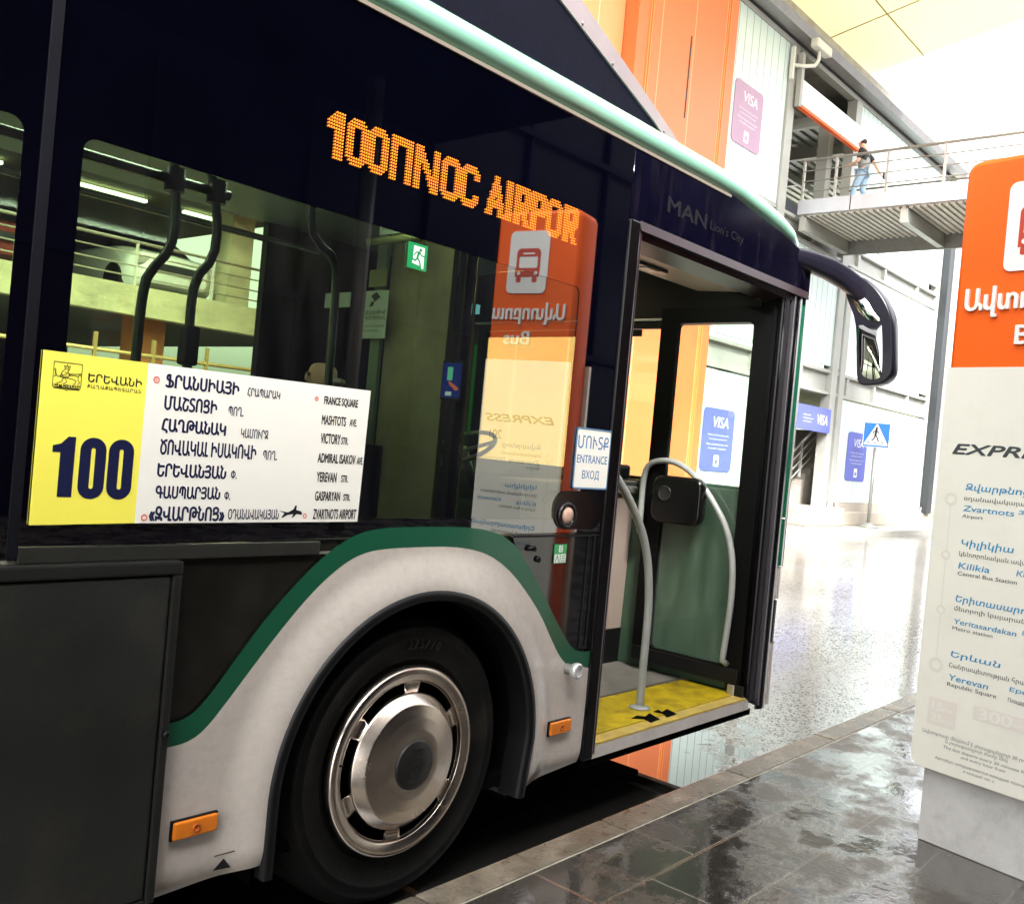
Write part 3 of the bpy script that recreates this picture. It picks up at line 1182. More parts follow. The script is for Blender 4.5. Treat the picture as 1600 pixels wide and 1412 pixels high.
pl = [(-.561, 1.2775), (-.530, 1.272), (-.513, 1.281), (-.507, 1.292), (-.502, 1.291), (-.503, 1.279), (-.487, 1.276), (-.482, 1.271), (-.484, 1.266), (-.501, 1.268), (-.512, 1.258), (-.517, 1.258), (-.511, 1.268),
      (-.530, 1.266), (-.546, 1.258), (-.551, 1.259), (-.541, 1.270)]
t.addmesh(flat_mesh([pl]), S0.copy())
t.build("aeroplane_mark", black_ink, route)
# city crest: a shield with a crowned striding beast in line work, on its name band
t = MB()


def crest(px, pz):      # crest drawing units 0..120 right, 0..140 down
    return (-1.198 + px * .065 / 118, 1.6105 - pz * .0645 / 140)


for pts in ([(2, 2), (118, 2), (118, 118), (112, 130), (66, 132), (60, 139), (54, 132), (8, 130), (2, 118), (2, 2)],
            [(6, 76), (12, 66), (6, 40), (10, 36), (14, 66), (24, 74), (40, 66)],
            [(48, 34), (44, 16), (52, 26), (56, 10), (60, 26), (68, 16), (66, 34), (48, 34)],
            [(48, 34), (40, 44), (34, 56), (42, 66), (54, 60), (60, 46), (66, 34)],
            [(34, 60), (30, 72), (44, 78), (60, 74), (70, 62), (62, 50)],
            [(66, 62), (92, 62), (104, 66), (110, 54), (116, 60)], [(92, 62), (104, 66), (104, 82), (112, 96), (104, 104)],
            [(60, 76), (84, 80), (96, 86), (92, 104), (84, 104)], [(44, 78), (38, 96), (24, 104), (18, 104)], [(52, 78), (58, 96), (50, 106), (44, 106)],
            [(62, 56), (96, 54), (116, 50)], [(48, 50), (54, 52)], [(40, 70), (50, 74), (58, 68)]):
    stroke(t, [crest(*q) for q in pts], .0013, S0)
nb = [crest(4, 110), crest(116, 110), crest(110, 128), crest(10, 128)]
t.addmesh(flat_mesh([nb]), S0.copy())
t.build("city_crest", black_ink, route)
t = MB()
fit_text(t, "ԵՐԵՎԱՆ", -1.194, 1.5535, .057, .0065, side(-.0074), bold=.02)
t.build("crest_lettering", sign_yellow, route)

# entrance plate
pm_ = flat_mesh([rrect(.757, 1.374, .978, 1.603, .010)], extrude=.0015)
pm_.transform(side(-.0030))
ent = link("entrance_plate", pm_, sign_white, bus)
rim = flat_mesh([rrect(.754, 1.371, .981, 1.606, .012), rrect(.760, 1.377, .975, 1.600, .009)], extrude=.001)
rim.transform(side(-.0046))
link("plate_rim", rim, mat("plate_rim_blue", (.10, .20, .32), rough=.4), ent)
t = MB()
SE = side(-.0050)
fit_text(t, "ՄՈՒՏՔ", .768, 1.527, .196, .050, SE, bold=.012)
fit_text(t, "ENTRANCE", .770, 1.471, .196, .031, SE, bold=.012)
fit_text(t, "ВХОД", .810, 1.405, .110, .038, SE, bold=.012)
t.build("plate_lettering", blue_ink, ent)

# emergency-exit sticker on the glass
ex = flat_mesh([[(-.172, 2.028), (-.091, 2.028), (-.091, 2.107), (-.172, 2.107)]], extrude=.0008)
ex.transform(side(-.002))
exs = link("exit_sticker", ex, green_sticker, bus)
t = MB()
SX = side(-.0031)


def exs_pt(px, pz):     # sticker drawing 0..150 right, 0..190 down
    return (-.172 + px * .081 / 145, 2.107 - pz * .079 / 190)


t.addmesh(flat_mesh([[exs_pt(*q) for q in ((40, 20), (122, 20), (122, 176), (108, 176), (100, 160), (35, 150), (35, 130), (40, 120))]]), SX.copy())
t.build("doorway_mark", white_sticker, exs)
t = MB()
SX2 = side(-.0036)
t.addmesh(flat_mesh([[exs_pt(*q) for q in circle(92, 42, 12, 20)]]), SX2.copy())
for pts, wd in (([(84, 60), (74, 84), (70, 104)], .0085), ([(70, 104), (88, 124), (98, 160)], .0062), ([(72, 104), (58, 126), (34, 122)], .0058), ([(82, 62), (58, 66), (46, 90)], .0045), ([(86, 62), (100, 82), (120, 84)], .0045)):
    stroke(t, [exs_pt(*q) for q in pts], wd, SX2)
t.build("running_figure", green_sticker, exs)

# black gloss panels below the window
dp = flat_mesh([[(-.846, 1.188)] + [p for p in [(-.846, .731)]] + g_up[1:60] + [(-.02, 1.2305), (.0, 1.2575 - .07), (-.2, 1.2585 - .07)][:1] + [(-.02, 1.189)]], extrude=.004) if False else None
low = [(-.845, 1.189), (-.845, .715)] + [(q[0] + .014, q[1] - .010) for q in g_up if q[0] < -.34][1:]
low += [(-.325, 1.189)]
me = flat_mesh([low], extrude=.003)
me.transform(side(.012))
link("lower_black_panel", me, black_lower, bus)
MB().box(-1.238, -.405, -.004, .011, 1.150, 1.189, .004).build("waist_rail", mat("waist_trim", (.030, .030, .026), rough=.25, metal=.2, noise=.2), bus)
flap = [q for q in g_up if q[0] > .44 and q[0] < .90]
flap = [(.975, 1.204), (.445, 1.204)] + flap[1:] + [(.975, .735)]
me = flat_mesh([flap], extrude=.003)
me.transform(side(.010))
link("service_flap", me, mat("flap_gloss", (.006, .006, .007), rough=.05, ior=1.9, noise=.3), bus)
sm = MB()
sm.box(.445, .976, .001, .004, 1.187, 1.193)
sm.box(.900, .906, .001, .004, .748, 1.187)
sm.box(.940, .946, .001, .004, .748, 1.187)
sm.build("flap_joint", mat("joint_dark", (.002, .002, .002), rough=.6), bus)
lk = MB().lathe([(.012, .008), (.012, -.002), (.008, -.005), (.0, -.005)], (.60, 0, 1.105), seg=20)
lk.tube([(.535, .004, 1.145), (.556, -.010, 1.150), (.575, .004, 1.142)], .009, 8)
lk.build("flap_lock", black_plastic, bus)
gs = flat_mesh([[(.691, 1.086), (.766, 1.086), (.766, 1.158), (.691, 1.158)]], extrude=.0008)
gs.transform(side(.003))
gso = link("green_sticker", gs, mat("pale_green_sticker", (.05, .32, .10), rough=.4), bus)
t = MB()
for q in ([(.717, 1.128), (.740, 1.128), (.740, 1.154), (.717, 1.154)], [(.694, 1.089), (.727, 1.089), (.727, 1.121), (.694, 1.121)], [(.731, 1.089), (.763, 1.089), (.763, 1.121), (.731, 1.121)]):
    t.addmesh(flat_mesh([q]), side(.0014))
t.build("sticker_panels", white_sticker, gso)
t = MB()
t.addmesh(flat_mesh([circle(.729, 1.149, .003, 12)]), side(.0009))
stroke(t, [(.729, 1.146), (.726, 1.138), (.733, 1.131)], .003, side(.0009))
stroke(t, [(.700, 1.093), (.710, 1.117), (.720, 1.093)], .004, side(.0009))
for k in range(3):
    stroke(t, [(.737, 1.094 + .009 * k), (.757, 1.097 + .009 * k)], .003, side(.0009))
t.build("sticker_marks", green_sticker, gso)
# door button
bt = MB().lathe([(.052, .008), (.052, -.006), (.046, -.014), (.040, -.014), (.038, -.008), (.036, -.006)], (.739, 0, 1.268), seg=48)
btn = bt.build("door_button", mat("button_ring", (.02, .018, .018), rough=.2, metal=.6), bus)
MB().lathe([(.034, -.004), (.030, -.013), (.012, -.016), (0, -.016)], (.739, 0, 1.268), seg=40).build("button_face", mat("button_peach", (.55, .34, .25), rough=.3, coat=.4), btn)
me = flat_mesh([rrect(.66, 1.215, .972, 1.362, .07)], extrude=.001)
me.transform(side(-.0012))
link("button_surround", me, dark_frame, bus)
# side camera knob and the two side markers
MB().lathe([(.021, .01), (.021, -.028), (.030, -.030), (.031, -.050), (.026, -.056), (.018, -.056), (.016, -.052), (0, -.052)], (.835, -.004, .675), seg=32).build(
    "side_lamp", mat("lamp_clear", (.62, .62, .60), rough=.15, metal=.5, noise=.1), bus)
for x0, x1, z0, z1, yo in ((.745, .870, .430, .479, -.004), (-.801, -.674, .424, .469, -.004)):
    mrk = MB().box(x0, x1, yo - .016, yo + .006, z0, z1, .005).build("side_marker", orange_lens, bus)
    MB().box(x0 - .004, x1 + .004, yo - .006, yo + .004, z0 - .004, z1 + .004, .003).build("marker_base", black_plastic, mrk)
    MB().lathe([(.011, .0), (.011, -.003), (.007, -.003), (.007, -.001), (0, -.001)], ((x0 + x1) / 2, yo - .016, (z0 + z1) / 2), seg=20).build("marker_lens", mat("lens_dark_orange", (.45, .09, .01), rough=.2), mrk)
# jacking mark
t = MB()
t.addmesh(flat_mesh([[(-.665, .283), (-.612, .288), (-.638, .320)]]), side(.0)) if False else None
jm = []
for (x_, z_) in ((-.662, .302), (-.612, .302), (-.637, .333)):
    jm.append((x_, body(x_, z_)[1] - .002, z_))
b = bmesh.new()
b.faces.new([b.verts.new(q) for q in jm])
t.add(b)
b = bmesh.new()
b.faces.new([b.verts.new((x_, body(x_, z_)[1] - .002, z_)) for x_, z_ in ((-.665, .343), (-.609, .347), (-.609, .350), (-.665, .346))])
t.add(b)
t.build("jacking_mark", black_ink, bus)

# compartment door to the rear of the wheel
cdm = MB().box(-2.6, -.874, -.024, .01, .30, 1.112, .006)
comp = cdm.build("compartment_door", grey_door, bus)
cf = MB()
cf.box(-2.63, -.846, -.030, .012, 1.116, 1.150, .006)
cf.box(-.870, -.846, -.030, .012, .285, 1.1155, .006)
cf.box(-2.63, -.8705, -.028, .012, .268, .296, .005)
cf.build("door_frame", grey_trim, comp)
MB().lathe([(.009, 0), (.009, -.012), (.005, -.014), (0, -.014)], (-.858, -.030, .715), seg=16).build("door_lock", black_plastic, comp)
MB().box(-2.63, -.30, .006, .02, 1.1505, 1.158).build("sill_seal", mat("seal_pale", (.20, .19, .15), rough=.6, noise=.4, nscale=60), bus)
MB().box(-2.6, -.846, .0, .03, .225, .266).build("lower_skirt", silver_paint, bus)
MB().box(-9.3, -2.64, .0, .03, .23, 1.16).build("rear_skirt", silver_paint, bus)

# front door: pillars, header, sill
MB().box(.9775, 1.047, -.010, .085, .285, 2.452, .008).build("door_pillar", dark_frame, bus)
MB().box(1.0475, 1.066, -.004, .07, .300, 2.43, .004).build("pillar_seal", brown_frame, bus)
hd = MB()
hd.prism([(-.012, 2.418), (.02, 2.418), (.02, 2.458), (-.004, 2.458)], 0, 1.0475, 2.64)
hd.build("door_header", brown_frame, bus)
MB().prism([(.021, 2.455), (.021, 2.392), (.13, 2.375), (.15, 2.455)], 0, 1.0665, 2.545).build("door_drive_cover", mat("drive_cover", (.045, .028, .034), rough=.35, metal=.2, noise=.2), bus)
hc = MB().prism([(.155, 2.46), (.155, 2.385), (.40, 2.40), (.46, 2.46)], 0, 1.0665, 2.2)
hco = hc.build("header_lining", mat("lining_beige", (.42, .34, .27), rough=.45, noise=.08), bus)
MB().lathe([(.055, -.014), (.048, -.018), (.03, -.010), (.0, -.006)], (1.30, .28, 2.404), axis=2, seg=32).build("ceiling_spot", mat("spot_bronze", (.55, .33, .10), rough=.2, metal=.8), hco)
MB().box(1.43, 1.66, .24, .31, 2.376, 2.390, .004).build("emergency_handle", mat("handle_dark", (.03, .025, .025), rough=.3), hco)
MB().box(1.49, 1.60, .25, .30, 2.372, 2.3755).build("handle_plate", white_sticker, hco)
MB().prism([(-.004, .283), (.03, .275), (.06, .283), (.06, .328), (.006, .328)], 0, 1.048, 2.40).build("door_sill", mat("sill_grey", (.36, .33, .30), rough=.4, noise=.15, nscale=8), bus)
MB().box(1.02, 2.45, .012, .05, .245, .2745).build("sill_rubber", black_matt, bus)
MB().box(1.048, 2.385, .007, .075, .329, .3375).build("sill_edge", mat("sill_worn_yellow", (.60, .43, .10), rough=.35, metal=.3, noise=.3, nscale=9, dirt=(.4, .33, .2), dscale=6, damt=.6), bus)
MB().prism([(1.048, .078), (2.42, .078), (2.42, .40), (1.048, .425)], 2, .30, .340).build("yellow_step", yellow_floor, bus)
MB().box(-9.2, 2.58, .43, 2.42, .315, .3395).build("cabin_floor", grey_floor, bus)
MB().box(-9.2, 2.40, .055, .75, .262, .2985).box(.70, 2.62, .7505, 2.44, .255, .314).box(-9.2, -.70, .7505, 2.44, .18, .314).box(-.70, .70, .80, 2.44, .24, .314).build("underbody", black_matt, bus)
ftp = MB()
for qs in ([(1.515, .125), (1.575, .135), (1.60, .105), (1.665, .125), (1.625, .045), (1.545, .040), (1.560, .085)], [(1.705, .130), (1.755, .135), (1.74, .105), (1.805, .118), (1.775, .048), (1.690, .045), (1.715, .085)]):
    ftp.prism(qs, 2, .3401, .3425)
ftp.build("step_marks", black_matt, bus)
# right hand door post and front corner
rp = MB()
rp.box(2.425, 2.498, .02, .16, .30, 2.40, .01)
rp.build("hinge_post", dark_frame, bus)
MB().box(2.4985, 2.510, -.006, .03, .285, 2.414, .003).build("post_strip", mat("post_strip_metal", (.14, .13, .14), rough=.18, metal=.8), bus)
cr = []
for z_ in [.262, .30, .6, .9, 1.3, 1.8, 2.2, 2.43]:
    k = .012 * (1 - z_ / 2.4)
    cr.append([(2.5105, .02, z_), (2.515, .003, z_), (2.56, .000, z_), (2.595 - k, .002, z_), (2.604 - k, .010, z_), (2.607 - k, .03, z_), (2.608 - k, .12, z_)])
MB().sheet(cr).build("front_corner", mat("corner_black", (.004, .004, .005), rough=.12, ior=1.7), bus)
for z0, z1, nm, mm_ in ((1.262, 2.50, "front_green_panel", None), (1.005, 1.252, "front_green_panel", None), (.83, .995, "front_silver_panel", silver_paint), (.605, .82, "front_black_panel", black_plastic), (.27, .595, "front_silver_panel", silver_paint)):
    R_ = []
    for q in range(7):
        z_ = z0 + (z1 - z0) * q / 6
        k = .014 * (1 - z_ / 2.4) + (.02 if nm == "front_black_panel" else 0)
        R_.append([(2.609 - k, .060, z_), (2.611 - k, .012, z_), (2.650 - k, .010, z_), (2.680 - k, .014, z_), (2.702 - k, .030, z_), (2.712 - k, .07, z_), (2.714 - k, .15, z_)])
    MB().sheet(R_).build(nm, mm_ or mat("deep_green_paint", (.010, .10, .05), rough=.2, coat=.6), bus)
MB().tube([(2.706 - .014 * (1 - z_ / 2.4), .028, z_) for z_ in (1.0, 1.4, 1.9, 2.35)], .007, 8).build("front_edge_strip", mat("edge_strip_pale", (.5, .5, .48), rough=.3, metal=.3), bus)
MB().box(2.612, 2.66, .065, .12, .83, .90, .01).build("corner_hinge", alu, bus)

# front: lower front, windscreen, its frame
fr = MB()
fr.box(2.60, 2.66, .12, YF - .02, .28, 1.40, .01)
fr.build("front_panel", green_paint, bus)
ff = MB()
ff.box(2.58, 2.66, .10, YF - .02, 2.295, 2.66)
ff.box(2.585, 2.655, .11, .17, 1.4005, 2.2945)
ff.box(2.55, 2.655, 2.28, YF - .02, 1.4005, 2.2945)
ff.build("windscreen_frame", black_plastic, bus)
MB().sheet([[(2.63, .16, 1.395), (2.63, 2.30, 1.395)], [(2.63, .16, 2.30), (2.63, 2.30, 2.30)]]).build("windscreen", screen_glass, bus)
bl = MB().box(2.535, 2.575, .75, 2.2, 2.26, 2.30, .006)
bl.box(2.53, 2.545, .95, 2.2, 2.215, 2.255, .004)
bl.build("sun_blind", black_plastic, bus)
MB().box(2.53, 2.579, .30, 2.3, 2.305, 2.318).build("blind_rail", alu, bus)
# far side of the bus
fs = MB()
fs.box(-9.3, 2.62, YF - .05, YF, .28, 1.10)
fs.box(-9.3, 2.62, YF - .05, YF, 2.64, 2.80)
for a, bb in ((-9.3, -7.2), (-4.6, -4.4), (-1.6, -1.35), (.95, 2.17), (2.50, 2.62)):
    fs.box(a, bb, YF - .05, YF, 1.1005, 2.6395)
fs.box(2.1705, 2.4995, YF - .05, YF, 2.34, 2.6395)
fs.box(2.1705, 2.4995, YF - .05, YF, 1.1005, 1.44)
fs.build("far_side_wall", black_plastic, bus)
for a, bb, z0, z1 in ((-7.2, -4.6, 1.1, 2.64), (-4.4, -1.6, 1.1, 2.64), (-1.35, .95, 1.1, 2.64), (2.17, 2.50, 1.44, 2.34)):
    MB().sheet([[(a, YF - .025, z0), (bb, YF - .025, z0)], [(a, YF - .025, z1), (bb, YF - .025, z1)]]).build("far_window", glass("far_window_glass", (.86, .92, .68), f0=.05), bus)
MB().box(-9.3, -9.25, .0, YF, .28, 2.8).build("rear_wall", black_plastic, bus)
cl = MB()
cl.prism([(.04, 2.46), (.35, 2.66), (2.15, 2.66), (2.44, 2.635), (2.44, 2.79), (.04, 2.79)], 0, -9.2, 1.0)
cl.prism([(.47, 2.47), (.55, 2.66), (2.15, 2.66), (2.44, 2.635), (2.44, 2.79), (.47, 2.79)], 0, 1.0005, 2.57)
cl.build("ceiling", ceiling_m, bus)
MB().box(-9.2, -.60, .03, .06, .32, 1.19).box(.69, .976, .03, .06, .32, 1.19).box(-.5995, .6895, .03, .06, 1.05, 1.19).build("inner_side_wall", mat("inner_wall", (.05, .05, .05), rough=.6), bus)

# door leaf folded inwards, with its grab rail
lx = 2.40
me = flat_mesh([[(.05, .385), (.72, .43), (.72, 2.345), (.05, 2.345)], rrect(.155, .475, .612, 2.262, .03)], extrude=.018)
me.transform(frame((lx, 0, 0), (0, -1, 0), (0, 0, 1)) @ Matrix.Scale(-1, 4, (1, 0, 0)))
leaf = link("door_leaf", me, mat("leaf_black", (.003, .003, .003), rough=.4, ior=1.2, noise=.2), bus)
me = flat_mesh([rrect(.150, .470, .617, 2.267, .03)])
me.transform(frame((lx, 0, 0), (0, -1, 0), (0, 0, 1)) @ Matrix.Scale(-1, 4, (1, 0, 0)))
link("leaf_glass", me, door_glass, leaf)
lb_ = MB().box(lx - .035, lx - .019, .06, .71, .395, .47, .004)
lb_.box(lx - .030, lx - .019, .02, .10, .30, .395, .004)
lb_.build("leaf_kick_plate", black_plastic, leaf)
MB().box(lx - .035, lx + .01, .07, .11, .335, .39, .004).build("leaf_foot", alu, leaf)
rl = smooth_line([(.722, 1.10), (.727, 1.30), (.726, 1.42), (.700, 1.482), (.62, 1.507), (.53, 1.503), (.44, 1.465), (.36, 1.40), (.27, 1.30), (.19, 1.19), (.145, 1.06), (.128, .93), (.126, .777), (.138, .60), (.145, .507)], 60)
MB().tube([(lx - .045, y, z) for y, z in rl] + [(lx - .02, .13, .485)], .0165, 12).build("leaf_grab_rail", rail_grey, leaf)
MB().tube([(lx - .045, .722, 1.10), (lx - .02, .722, 1.09)], .0165, 10).build("rail_bracket", rail_grey, leaf)
# fixed grab rail at the entrance
pr = smooth_line([(1.10, 1.62), (1.335, 1.42), (1.47, 1.31), (1.60, 1.16), (1.665, 1.02), (1.698, .86), (1.704, .74), (1.700, .5), (1.703, .341)], 50)
MB().tube([(x_, .205, z_) for x_, z_ in pr], .019, 14).lathe([(.05, .0), (.05, .006), (.03, .010), (.02, .014)], (1.703, .205, .3405), axis=2, seg=28).build("entrance_rail", rail_grey, bus)
# round convex mirror on its bracket inside the leaf
me = flat_mesh([rrect(.335, 1.185, .615, 1.415, .045)], extrude=.022, bevel=.012)
me.transform(frame((2.33, 0, 0), (0, -1, 0), (0, 0, 1)) @ Matrix.Scale(-1, 4, (1, 0, 0)))
im = link("card_terminal", me, mat("terminal_black", (.004, .004, .004), rough=.16), bus)
MB().lathe([(.042, -.0355), (.040, -.040), (.034, -.040), (.032, -.036)], (2.33, .545, 1.33), axis=0, seg=32).build("terminal_ring", grey_trim, im)
# cab door and counter
cbd = MB().box(1.50, 2.50, .85, .88, .53, 1.30, .004).build("cab_door", cabin_m, bus)
MB().box(1.50, 2.50, .845, .885, .34, .528).build("cab_door_kick", black_plastic, cbd)
MB().box(2.5005, 2.52, .84, .89, .34, 1.34).build("cab_door_post", grey_trim, cbd)
MB().box(1.62, 2.46, .82, 1.15, 1.302, 1.345, .015).build("pay_counter", mat("counter_grey", (.26, .25, .22), rough=.45, noise=.1), bus)
MB().box(2.27, 2.46, .83, 1.0, 1.346, 1.372, .008).build("coin_tray", mat("tray_grey", (.18, .18, .17), rough=.3, metal=.4), bus)
MB().box(2.36, 2.53, .93, 1.06, 1.373, 1.46, .02).build("ticket_printer", black_plastic, bus)
ds = flat_mesh([rrect(2.245, 1.225, 2.285, 1.265, .003)], extrude=.001)
ds.transform(side(.848))
dso = link("door_sticker", ds, mat("red_sticker", (.5, .02, .02), rough=.4), bus)
t = MB()
t.addmesh(flat_mesh([[(2.250, 1.232), (2.262, 1.232), (2.262, 1.258), (2.250, 1.258)]]), side(.8465))
t.addmesh(flat_mesh([[(2.268, 1.236), (2.279, 1.236), (2.279, 1.248), (2.268, 1.248)]]), side(.8465))
t.build("sticker_marks", white_sticker, dso)
# dash, wheel, driver's seat
dsh = MB()
dsh.prism([(2.05, .36), (2.595, .36), (2.595, 1.38), (2.45, 1.41), (2.28, 1.33), (2.22, 1.15), (2.1, 1.0)], 1, 1.30, 2.44)
dsh.prism([(2.44, .345), (2.595, .345), (2.595, 1.38), (2.47, 1.38)], 1, .10, 1.30)
dsh.build("dashboard", mat("dash_grey_green", (.035, .065, .04), rough=.45, noise=.12), bus)
MB().box(2.30, 2.36, 1.50, 1.72, 1.352, 1.40).build("dash_vent", alu, bus)
swc = Vector((2.06, 1.86, 1.47))
axd = Vector((-.5, 0, .87)).normalized()
e1 = Vector((0, 1, 0)); e2 = axd.cross(e1)
sw = MB().tube([swc + .21 * (cos(2 * pi * k / 40) * e1 + sin(2 * pi * k / 40) * e2) for k in range(41)], .014, 10, caps=False)
for a in (0, 120, 240):
    sw.tube([swc - axd * .02, swc + .2 * (cos(RAD(a + 90)) * e1 + sin(RAD(a + 90)) * e2)], .012, 8)
sw.tube([swc, swc - axd * .28], .03, 10)
sw.build("steering_wheel", mat("wheel_grey", (.40, .42, .38), rough=.3), bus)
st_m = mat("seat_fabric", (.012, .016, .014), rough=.8, noise=.4, nscale=30)
MB().box(1.42, 1.92, 1.62, 2.12, .75, .86, .05).box(1.34, 1.48, 1.62, 2.12, .86, 1.55, .05).box(1.36, 1.44, 1.74, 2.0, 1.56, 1.78, .04).box(1.5, 1.85, 1.75, 2.0, .34, .75, .02).build("driver_seat", st_m, bus)
# cab partition
cp_ = MB().box(1.16, 1.20, 1.16, 1.62, .34, 2.60, .004)
part = cp_.build("cab_partition", partition_m, bus)
MB().box(1.20, 1.26, 1.10, 1.16, .34, 2.66, .01).build("partition_post", black_plastic, part)
MB().box(1.12, 1.159, 1.55, 2.42, .34, 1.45, .01).build("partition_base", black_plastic, part)
MB().box(1.13, 1.155, 1.625, 1.70, .8, 2.55, .005).build("partition_edge", mat("edge_green_grey", (.14, .18, .13), rough=.3), part)
MB().box(1.262, 1.275, 1.09, 1.105, .8, 2.5, .003).build("partition_trim", mat("trim_gold", (.35, .27, .10), rough=.25, metal=.8), part)


def sheet_sign(name, y0, z0, y1, z1, xx, m, parent):
    me = flat_mesh([[(y0, z0), (y1, z0), (y1, z1), (y0, z1)]], extrude=.001)
    me.transform(frame((xx, 0, 0), (0, -1, 0), (0, 0, 1)) @ Matrix.Scale(-1, 4, (1, 0, 0)))
    return link(name, me, m, parent)


def FX(xx):      # text on a plane facing -x: right is -y
    return frame((xx, 0, 0), (0, -1, 0), (0, 0, 1))


note_m = mat("notice_paper", (.48, .52, .44), rough=.6, noise=.1)
nt1 = sheet_sign("camera_notice", 1.555, 2.00, 1.735, 2.25, 1.105, note_m, bus)
t = MB()
fit_text(t, "ՏԵՍԱԽՑԻԿԸ", -1.725, 2.125, .16, .022, FX(1.1035), bold=.03)
fit_text(t, "ԳՈՐԾՈՒՄ Է", -1.725, 2.095, .16, .022, FX(1.1035), bold=.03)
fit_text(t, "VIDEO SURVEILLANCE", -1.725, 2.06, .16, .010, FX(1.1035))
fit_text(t, "IN OPERATION", -1.725, 2.035, .11, .010, FX(1.1035))
t.addmesh(flat_mesh([[(-1.69, 2.225), (-1.65, 2.243), (-1.615, 2.215), (-1.66, 2.19)], ]), FX(1.1035))
t.addmesh(flat_mesh([[(-1.70, 2.165), (-1.67, 2.17), (-1.66, 2.19), (-1.685, 2.195)]]), FX(1.1035))
t.build("notice_lettering", black_ink, nt1)
nt2 = sheet_sign("wall_notice", 1.58, 2.27, 1.72, 2.36, 1.105, mat("notice_olive", (.22, .22, .10), rough=.6), bus)
nt3 = sheet_sign("upper_notice", 1.20, 2.50, 1.52, 2.60, .98, note_m, bus)
t = MB()
for k in range(3):
    fit_text(t, ["PLEASE HOLD ON TO THE", "HANDRAILS WHILE THE BUS", "IS MOVING"][k], -1.50, 2.575 - .026 * k, [.28, .28, .14][k], .014, FX(.978))
t.build("notice_lettering", black_ink, nt3)
MB().tube([(.98, 1.14, 2.47), (.98, 1.60, 2.47)], .02, 10).build("yellow_bar", mat("bar_yellow_green", (.30, .30, .12), rough=.4), bus)
nt4 = sheet_sign("rear_notice", 1.86, 2.17, 2.08, 2.25, 1.105, note_m, bus)
# information monitor
mo = MB().box(1.155, 1.19, 1.02, 1.165, 1.70, 1.90, .006).build("info_monitor", black_plastic, bus)
sheet_sign("monitor_screen", 1.03, 1.715, 1.155, 1.885, 1.153, emis("screen_navy", (.012, .022, .16), .3), mo)
sheet_sign("screen_figure", 1.085, 1.80, 1.12, 1.865, 1.150, emis("screen_mint", (.18, .62, .48), .22), mo)
t = MB()
t.addmesh(flat_mesh([[(-1.11, 1.80), (-1.05, 1.77), (-1.035, 1.755), (-1.06, 1.75), (-1.105, 1.78)]]), FX(1.150))
t.build("screen_hand", emis("screen_coral", (.75, .16, .10), .22), mo)
sheet_sign("screen_footer", 1.085, 1.725, 1.125, 1.745, 1.150, emis("screen_white", (.6, .66, .75), .22), mo)
MB().box(1.195, 1.203, .985, 1.00, 1.55, 1.98).build("green_marker_strip", emis("green_strip", (.02, .42, .05), .05), bus)
# ceiling lamp
MB().lathe([(.05, -.0), (.045, -.012), (.0, -.014)], (1.75, 1.75, 2.658), axis=2, seg=24).build("cabin_lamp", emis("warm_lamp", (1.0, .78, .45), 14), bus)
MB().box(2.40, 2.46, 2.20, 2.32, 2.36, 2.42).build("fleet_tag", emis("cyan_tag", (.25, .62, .8), .25), bus)
MB().box(-6.0, 1.05, 1.15, 1.21, 2.640, 2.652).build("strip_lamp", emis("strip_glow", (.95, 1.0, .86), 6), bus)
# handrails
hr_m = mat("handrail_dark", (.075, .085, .065), rough=.22, metal=.4, noise=.1)


def hpole(pts, y, r=.017):
    sp = smooth_line(pts, 40)
    return MB().tube([(x_, y, z_) for x_, z_ in sp], r, 12)


pA = hpole([(-.490, 2.60), (-.470, 2.40), (-.447, 2.20), (-.452, 2.09), (-.49, 2.03), (-.533, 1.985), (-.545, 1.89), (-.547, 1.69), (-.55, .42)], .9)
pA.build("handrail", hr_m, bus)
pB = hpole([(-.355, 2.60), (-.335, 2.40), (-.289, 2.25), (-.283, 2.11), (-.31, 2.05), (-.352, 2.01), (-.364, 1.90), (-.353, 1.69), (-.35, .42)], .9)
pBo = pB.build("handrail", hr_m, bus)
MB().box(-.385, -.330, .87, .93, 1.69, 1.83, .012).build("stop_button_box", black_plastic, pBo)
MB().lathe([(.03, 0), (.03, .05)], (-.352, .9, 1.585), axis=2, seg=20).build("red_button", mat("button_red", (.45, .01, .01), rough=.3), pBo)
MB().lathe([(.034, 0), (.034, .04)], (-.352, .9, 1.635), axis=2, seg=20).build("button_collar", black_plastic, pBo)
pC = hpole([(.10, 2.60), (.112, 2.35), (.122, 2.27), (.167, 2.226), (.24, 2.203), (.264, 2.13), (.268, 1.69), (.268, .42)], .9)
pC.build("handrail", hr_m, bus)
MB().tube([(-3.0, .9, 2.318), (-.25, .9, 2.318)], .018, 12).build("overhead_rail", hr_m, bus)
jn = MB()
for x_ in (-.462, -.30):
    jn.lathe([(.034, -.04), (.034, .04)], (x_, .9, 2.318), axis=2, seg=16)
jn.build("rail_joint", black_plastic, bus)
MB().tube([(-8, 1.9, 2.42), (.9, 1.9, 2.42)], .016, 10).build("overhead_rail", hr_m, bus)


def seat(x_, y_):
    s = MB().box(x_, x_ + .43, y_, y_ + .43, .82, .90, .03)
    s.box(x_ - .06, x_ + .03, y_, y_ + .43, .90, 1.50, .03)
    s.box(x_ + .05, x_ + .35, y_ + .12, y_ + .3, .34, .82, .02)
    return s.build("passenger_seat", st_m, bus)


for x_, y_ in ((.66, 1.50), (-.35, 1.93), (-.35, 1.47), (-1.2, 1.93), (-1.2, 1.47), (.45, 1.96), (-.75, .15), (-2.1, 1.93), (-2.1, 1.47)):
    seat(x_, y_)

